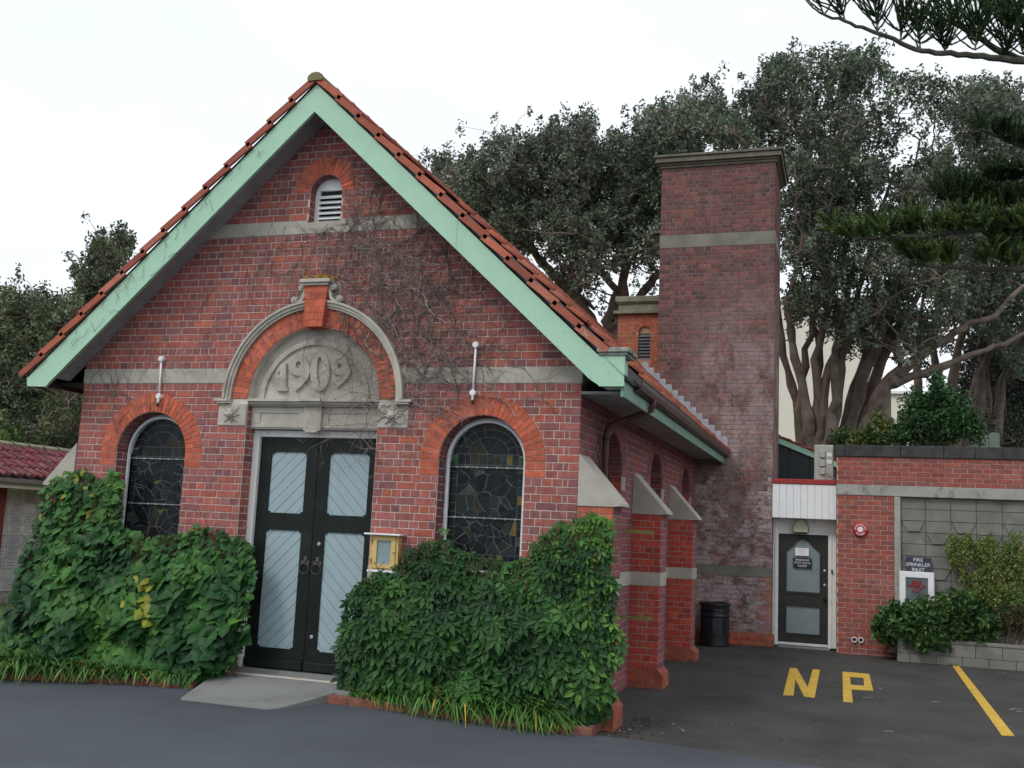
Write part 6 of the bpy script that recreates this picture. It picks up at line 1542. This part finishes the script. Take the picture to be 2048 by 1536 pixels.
for px_ in (1680, 1735):
    p = atY(px_, 700, 47.98); mb = MB(); mb.tube([(p.x, 47.9, 3), (p.x, 47.9, a.z)], .06, 6); mb.build('drainpipe', frameM, bg_)

# ---------------------------------------------------------------- memorial shelter at far left
hut = thing('memorial_shelter', (-5.6, 8, 0), 'low shelter with a weathered red tiled roof over a wall of memorial plaques', 'shelter')
HX = -5.3
mb = MB(); mb.box((HX-.3, 2.0, -.1), (HX, 14, 2.25)); mb.build('back_wall', mat('shelter_wall', (.35, .34, .33), .8), hut)
random.seed(44)
rowz = [.20+i*.2 for i in range(10)]; pla = 0
def plaque(y0, y1, z0, z1):
    mb = MB(); mb.bbox((HX, y0+.004, z0+.004), (HX+.015, y1-.004, z1-.004), .002, random.choice([(.50,.52,.54), (.56,.57,.58), (.45,.47,.50), (.60,.61,.61)])); p = mb.build('plaque', plaqueM, hut, center=(HX, (y0+y1)/2, (z0+z1)/2))
    if random.random() < .85:
        mb = MB()
        n = random.randint(3, 5)
        for i in range(n):
            zz_ = z1-.03-(z1-z0-.05)*i/n; hw = (y1-y0)*random.uniform(.22, .42); yc = (y0+y1)/2; q = yc-hw
            while q < yc+hw: l = random.uniform(.015, .04); mb.box((HX+.015, q, zz_-.012), (HX+.0165, min(q+l, yc+hw), zz_)); q += l+.008
        mb.build('inscription', mat('inscription_grey', (.17, .18, .2), .8) if 'inscription_grey' not in bpy.data.materials else bpy.data.materials['inscription_grey'], p)['kind'] = 'stuff'
for z_ in rowz:
    y = 3.9
    while y < 9.6: plaque(y, y+.30, z_, z_+.2); y += .30
mb = MB(); mb.box((HX-.05, 3.3, -.1), (HX+.06, 4.33, 2.2), (.20, .045, .04)); mb.build('brick_pier', kerbM, hut)
mb = MB(); mb.box((HX, 3.5, -.1), (HX+.12, 12, .12)); mb.build('ledge', beamM, hut)
EXh, EZ, RXh, RZh = -4.95, 2.22, -6.25, 2.86
mb = MB(); mb.bbox((EXh-.02, 2.4, EZ-.17), (EXh+.01, 13, EZ-.01), .004); mb.box((HX, 2.4, EZ-.16), (EXh-.02, 13, EZ-.14)); mb.build('fascia', whiteM, hut)
mb = MB(); mb.prism(mir([(EXh+.01, EZ-.09), (EXh+.05, EZ-.1), (EXh+.1, EZ-.06), (EXh+.11, EZ+.005), (EXh+.09, EZ+.005), (EXh+.085, EZ-.05), (EXh+.05, EZ-.08), (EXh+.01, EZ-.07)]), lambda u, z, d: Vector((u, 7.7-d, z)), -5.3, 5.3); mb.build('gutter', metalM, hut)
ncs = 4
for r in range(ncs):
    for j in range(34):
        y = 2.5+j*.30; f0, f1 = r/ncs, (r+1)/ncs+.05; lf = .04
        mb = MB(); pts = []
        kk = random.uniform(.8, 1.15); cc = tuple(q*kk for q in random.choice([(.15,.036,.046), (.175,.04,.048), (.12,.036,.044), (.16,.052,.06)]))
        pr = [(0, .03), (.05, .055), (.1, .02), (.15, .02), (.2, .05), (.25, .02), (.295, .02)]
        vs = []
        for f, dz in ((f0, .03), (f1, 0)):
            x = EXh+.06+(RXh-EXh-.06)*f; z_ = EZ+.03+(RZh-EZ)*f
            for u, h in pr: vs.append((x, y+u, z_+h+dz))
        n = len(pr); fs = [(i, i+1, n+i+1, n+i) for i in range(n-1)]
        vs += [(v[0], v[1], v[2]-.03) for v in vs[:n]]; fs += [(i, 2*n+i, 2*n+i+1, i+1) for i in range(n-1)]
        mb.add(vs, fs, cc); mb.build('roof_tile', hutTileM, hut, center=(EXh, y, EZ))
mb = MB()
mb.prism(mir([(EXh, EZ), (RXh, RZh), (RXh-1.3, EZ)]), lambda u, z, d: Vector((u, 7.7-d, z)), -5.2, 5.2); mb.build('roof_deck', soffM, hut)
for j in range(26):
    y = 2.5+j*.4; mb = MB(); n = 6; vs = []
    for yy, rr_ in ((y, .12), (y+.05, .12), (y+.06, .10), (y+.41, .095)):
        for q in range(n+1): a_ = R_(-20+220*q/n); vs.append((RXh+rr_*math.cos(a_), yy, RZh+.05+rr_*.7*math.sin(a_)))
    mb.add(vs, [(r*(n+1)+q, r*(n+1)+q+1, (r+1)*(n+1)+q+1, (r+1)*(n+1)+q) for r in range(3) for q in range(n)]); mb.build('ridge_tile', lichenM, hut, center=(RXh, y, RZh))

# ---------------------------------------------------------------- conifer reaching in from the right
random.seed(101)
pine = thing('island_pine', (13.2, -1.5, G(12, 0)), 'dark green pine with upswept cord-like shoots reaching in from the right', 'tree')
mb = MB(); mb.tube([(13.6, -1.2, -.4), (13.6, -1.2, 3), (13.55, -1.2, 7), (13.5, -1.2, 12)], [.32, .27, .2, .1], 12); mb.build('trunk', barkM, pine)
PC = [(.03,.065,.022), (.042,.085,.028), (.026,.055,.024), (.06,.11,.035)]
def pine_branch(pts, d, fans, col, tip=(0, 0)):
    P = [atw(a, b, d+q) for a, b, q in pts]; mb = MB()
    path = []
    for i in range(len(P)-1):
        for q in range(5): path.append(P[i].lerp(P[i+1], q/5)+Vector((random.gauss(0, .003), random.gauss(0, .003), random.gauss(0, .004))))
    path.append(P[-1]); n = len(path)
    mb.tube(path, [.007+.016*i/n for i in range(n)], 7)
    b_ = mb.build('branch', pbarkM, pine)
    Vs = []; FF = []; CC = []; off = [0]
    def cord(o, dirv, ln, r, c, bend):
        p = Vector(o); v = Vector(dirv).normalized(); K = 7; vs = []; pts_ = []
        for i in range(K+1): pts_.append(p.copy()); v = (v+bend*(1.0/K)).normalized(); p = p+v*(ln/K)
        a = v.cross(Vector((0, 0, 1))); a = a.normalized() if a.length > .01 else Vector((1, 0, 0)); b = v.cross(a)
        for i, q in enumerate(pts_):
            rr_ = r*(1-.55*(i/K)**2)
            for k_ in range(3): an = 2.1*k_+i; vs.append(q+(a*math.cos(an)+b*math.sin(an))*rr_)
        fs = []
        for i in range(K):
            for k_ in range(3): fs.append((i*3+k_, i*3+(k_+1) % 3, (i+1)*3+(k_+1) % 3, (i+1)*3+k_))
        # needles as small spurs
        base = len(vs)
        for i in range(1, K+1):
            for k_ in range(5):
                an = random.uniform(0, 6.28); q = pts_[i-1].lerp(pts_[i], random.random()); dr_ = (a*math.cos(an)+b*math.sin(an)); t_ = (pts_[i]-pts_[i-1]).normalized()
                s_ = t_.cross(dr_)*r*.5; m0 = len(vs); vs += [q-s_, q+s_, q+dr_*r*2.0+t_*r*2.6, q+dr_*r*1.9+t_*r*2.6]; fs.append((m0, m0+1, m0+2, m0+3))
        Vs.append(np.array([tuple(v_) for v_ in vs])); FF.append(np.array(fs)+off[0]); off[0] += len(vs); CC.append(np.tile(np.array(c), (len(fs), 1)))
    for (fx_, fy_, fd, ln, nshoot, spread, dirpx) in fans:
        nshoot = int(nshoot*1.5); ln *= 1.12
        o = atw(fx_, fy_, d+fd); dd = (CR*dirpx[0]-CU*dirpx[1]+CF*random.gauss(0, .25)).normalized()
        main = [o]; v = dd.copy(); p = o.copy()
        for i in range(8): v = (v+Vector((0, 0, .10))).normalized(); p = p+v*ln*.8/8; main.append(p.copy())
        mbb.tube(main, [.007, .006, .005, .005, .004, .004, .003, .003, .002], 4)
        for i in range(nshoot):
            t = random.random()**.8; q = main[min(8, int(t*8))]; side = CR*random.gauss(0, 1)+CF*random.gauss(0, .8)+CU*random.gauss(0, .2)
            dv = (dd*.6+side.normalized()*spread*random.uniform(.6, 2.4)+Vector((0, 0, .15))).normalized()
            c = hsv_jit(random.choice(PC) if random.random() > col[1] else col[0], .25)
            cord(q, dv, ln*random.uniform(.5, 1.0), .0064, c, Vector((0, 0, .55))+dd*.25)
    tag(np_mesh('shoots', np.vstack(Vs), np.vstack(FF), np.vstack(CC), pineM, b_, center=tuple(wloc(b_))), kind='stuff')
mbb = MB(); pbarkM = mat('mossy_pine_bark', (.085, .08, .06), .95, var=.4, vscale=20, bump=.8, bscale=60)
D1 = 5.6
pine_branch([(1640,28,0), (1700,48,0), (1760,66,0), (1830,100,0), (1900,108,0), (1980,115,0), (2060,125,0), (2300,180,.3)], D1,
    [(1648,30,0,.20,10,.5,(-.5,-1)), (1690,42,0,.34,26,.55,(-.25,-1)), (1755,62,0,.36,30,.5,(-.05,-1)), (1800,82,0,.24,20,.6,(.3,-1)), (1840,95,0,.20,24,.7,(0,-1)), (1890,100,.1,.22,34,.7,(-.1,-1)), (1950,100,0,.22,30,.7,(.2,-1)), (2010,110,0,.22,34,.8,(.1,-1)), (2050,110,0,.26,34,.7,(0,-1))], ((.05,.09,.03), .4))
pine_branch([(1862,22,0), (1900,45,0), (1950,70,0), (1990,100,0), (2060,125,0)], D1+.2,
    [(1870,26,0,.3,20,.5,(0,-1)), (1915,50,0,.34,34,.55,(0,-1)), (1960,78,0,.28,28,.6,(.3,-1)), (2020,60,0,.3,34,.45,(0,-1)), (2040,20,0,.3,24,.4,(0,-1))], ((.04,.07,.03), .3))
def dense(x0, x1, y0, y1, n, ln, cy, col, dirp, dd=0):
    return [(x0+(x1-x0)*i/(n-1)+random.gauss(0, 5), y0+(y1-y0)*i/(n-1)+random.gauss(0, 4), dd+random.gauss(0, .12), ln*random.uniform(.8, 1.2), cy, .6, (dirp[0]+random.gauss(0, .25), dirp[1])) for i in range(n)]
PB_ = 0
pine_branch([(1690,478,0), (1760,478,0), (1850,472,0), (1940,462,0), (2060,440,0), (2300,400,.3)], D1+.4, dense(1690, 2060, 474, 452, 30, .105, 24, None, (-.75, -.55)), ((.13,.19,.05), .6))
pine_branch([(1800,528,0), (1880,534,0), (1960,538,0), (2060,538,0), (2300,530,.3)], D1+.5, dense(1815, 1910, 522, 530, 10, .11, 22, None, (-.6, -.6))+dense(1970, 2060, 524, 528, 8, .09, 20, None, (-.2, -1)), ((.14,.20,.05), .7))
pine_branch([(1880,410,0), (1930,420,0), (1990,425,0), (2060,430,0), (2300,420,.3)], D1+.6, dense(1885, 2060, 404, 418, 16, .12, 24, None, (-.3, -.9)), ((.08,.12,.035), .4))
pine_branch([(1955,258,0), (2000,275,0), (2060,300,0), (2300,330,.3)], D1+.7, dense(1960, 2070, 262, 300, 9, .09, 22, None, (-.5, -.6))+dense(2015, 2070, 340, 350, 7, .12, 26, None, (-.6, .1)), ((.06,.10,.03), .4))
pine_branch([(2010,490,0), (2060,480,0), (2300,460,.3)], D1+.5, dense(1995, 2070, 490, 480, 7, .11, 24, None, (-.4, -.6)), ((.06,.10,.03), .4))
tag(mbb.build('twigs', barkM, pine), kind='stuff')

# ---------------------------------------------------------------- litter on the asphalt
random.seed(8); mb = MB()
def litter(x, y, s=.03):
    a = random.uniform(0, 6.28); z = G(x, y)+.006; c, s_ = math.cos(a)*s, math.sin(a)*s; w_ = .35
    mb.add([(x-c, y-s_, z), (x+s_*w_, y-c*w_, z+random.uniform(.004, .014)), (x+c, y+s_, z+random.uniform(0, .012)), (x-s_*w_, y+c*w_, z+.003)], [(0, 1, 2, 3)], hsv_jit(random.choice([(.16,.07,.04), (.09,.045,.03), (.30,.22,.14), (.06,.03,.025), (.12,.05,.035)]), .3))
for i in range(90): litter(7.0+abs(random.gauss(0, .25)), random.uniform(-.3, .9), random.uniform(.012, .035))
for i in range(60): litter(random.uniform(6.6, 7.1), 5.7+random.gauss(0, .15), random.uniform(.012, .03))
for i in range(90): litter(random.uniform(7.0, 11.5), random.uniform(-.2, 8.0), random.uniform(.008, .028))
for i in range(50): litter(random.uniform(7.1, 9.2), random.uniform(7.9, 8.6), random.uniform(.01, .022))
for i in range(20): litter(random.uniform(10.0, 13), random.uniform(7.6, 8.1), random.uniform(.01, .03))
tag(mb.build('leaf_litter', litterM), 'scattered dead brown leaves on the asphalt', 'leaf litter', kind='stuff')
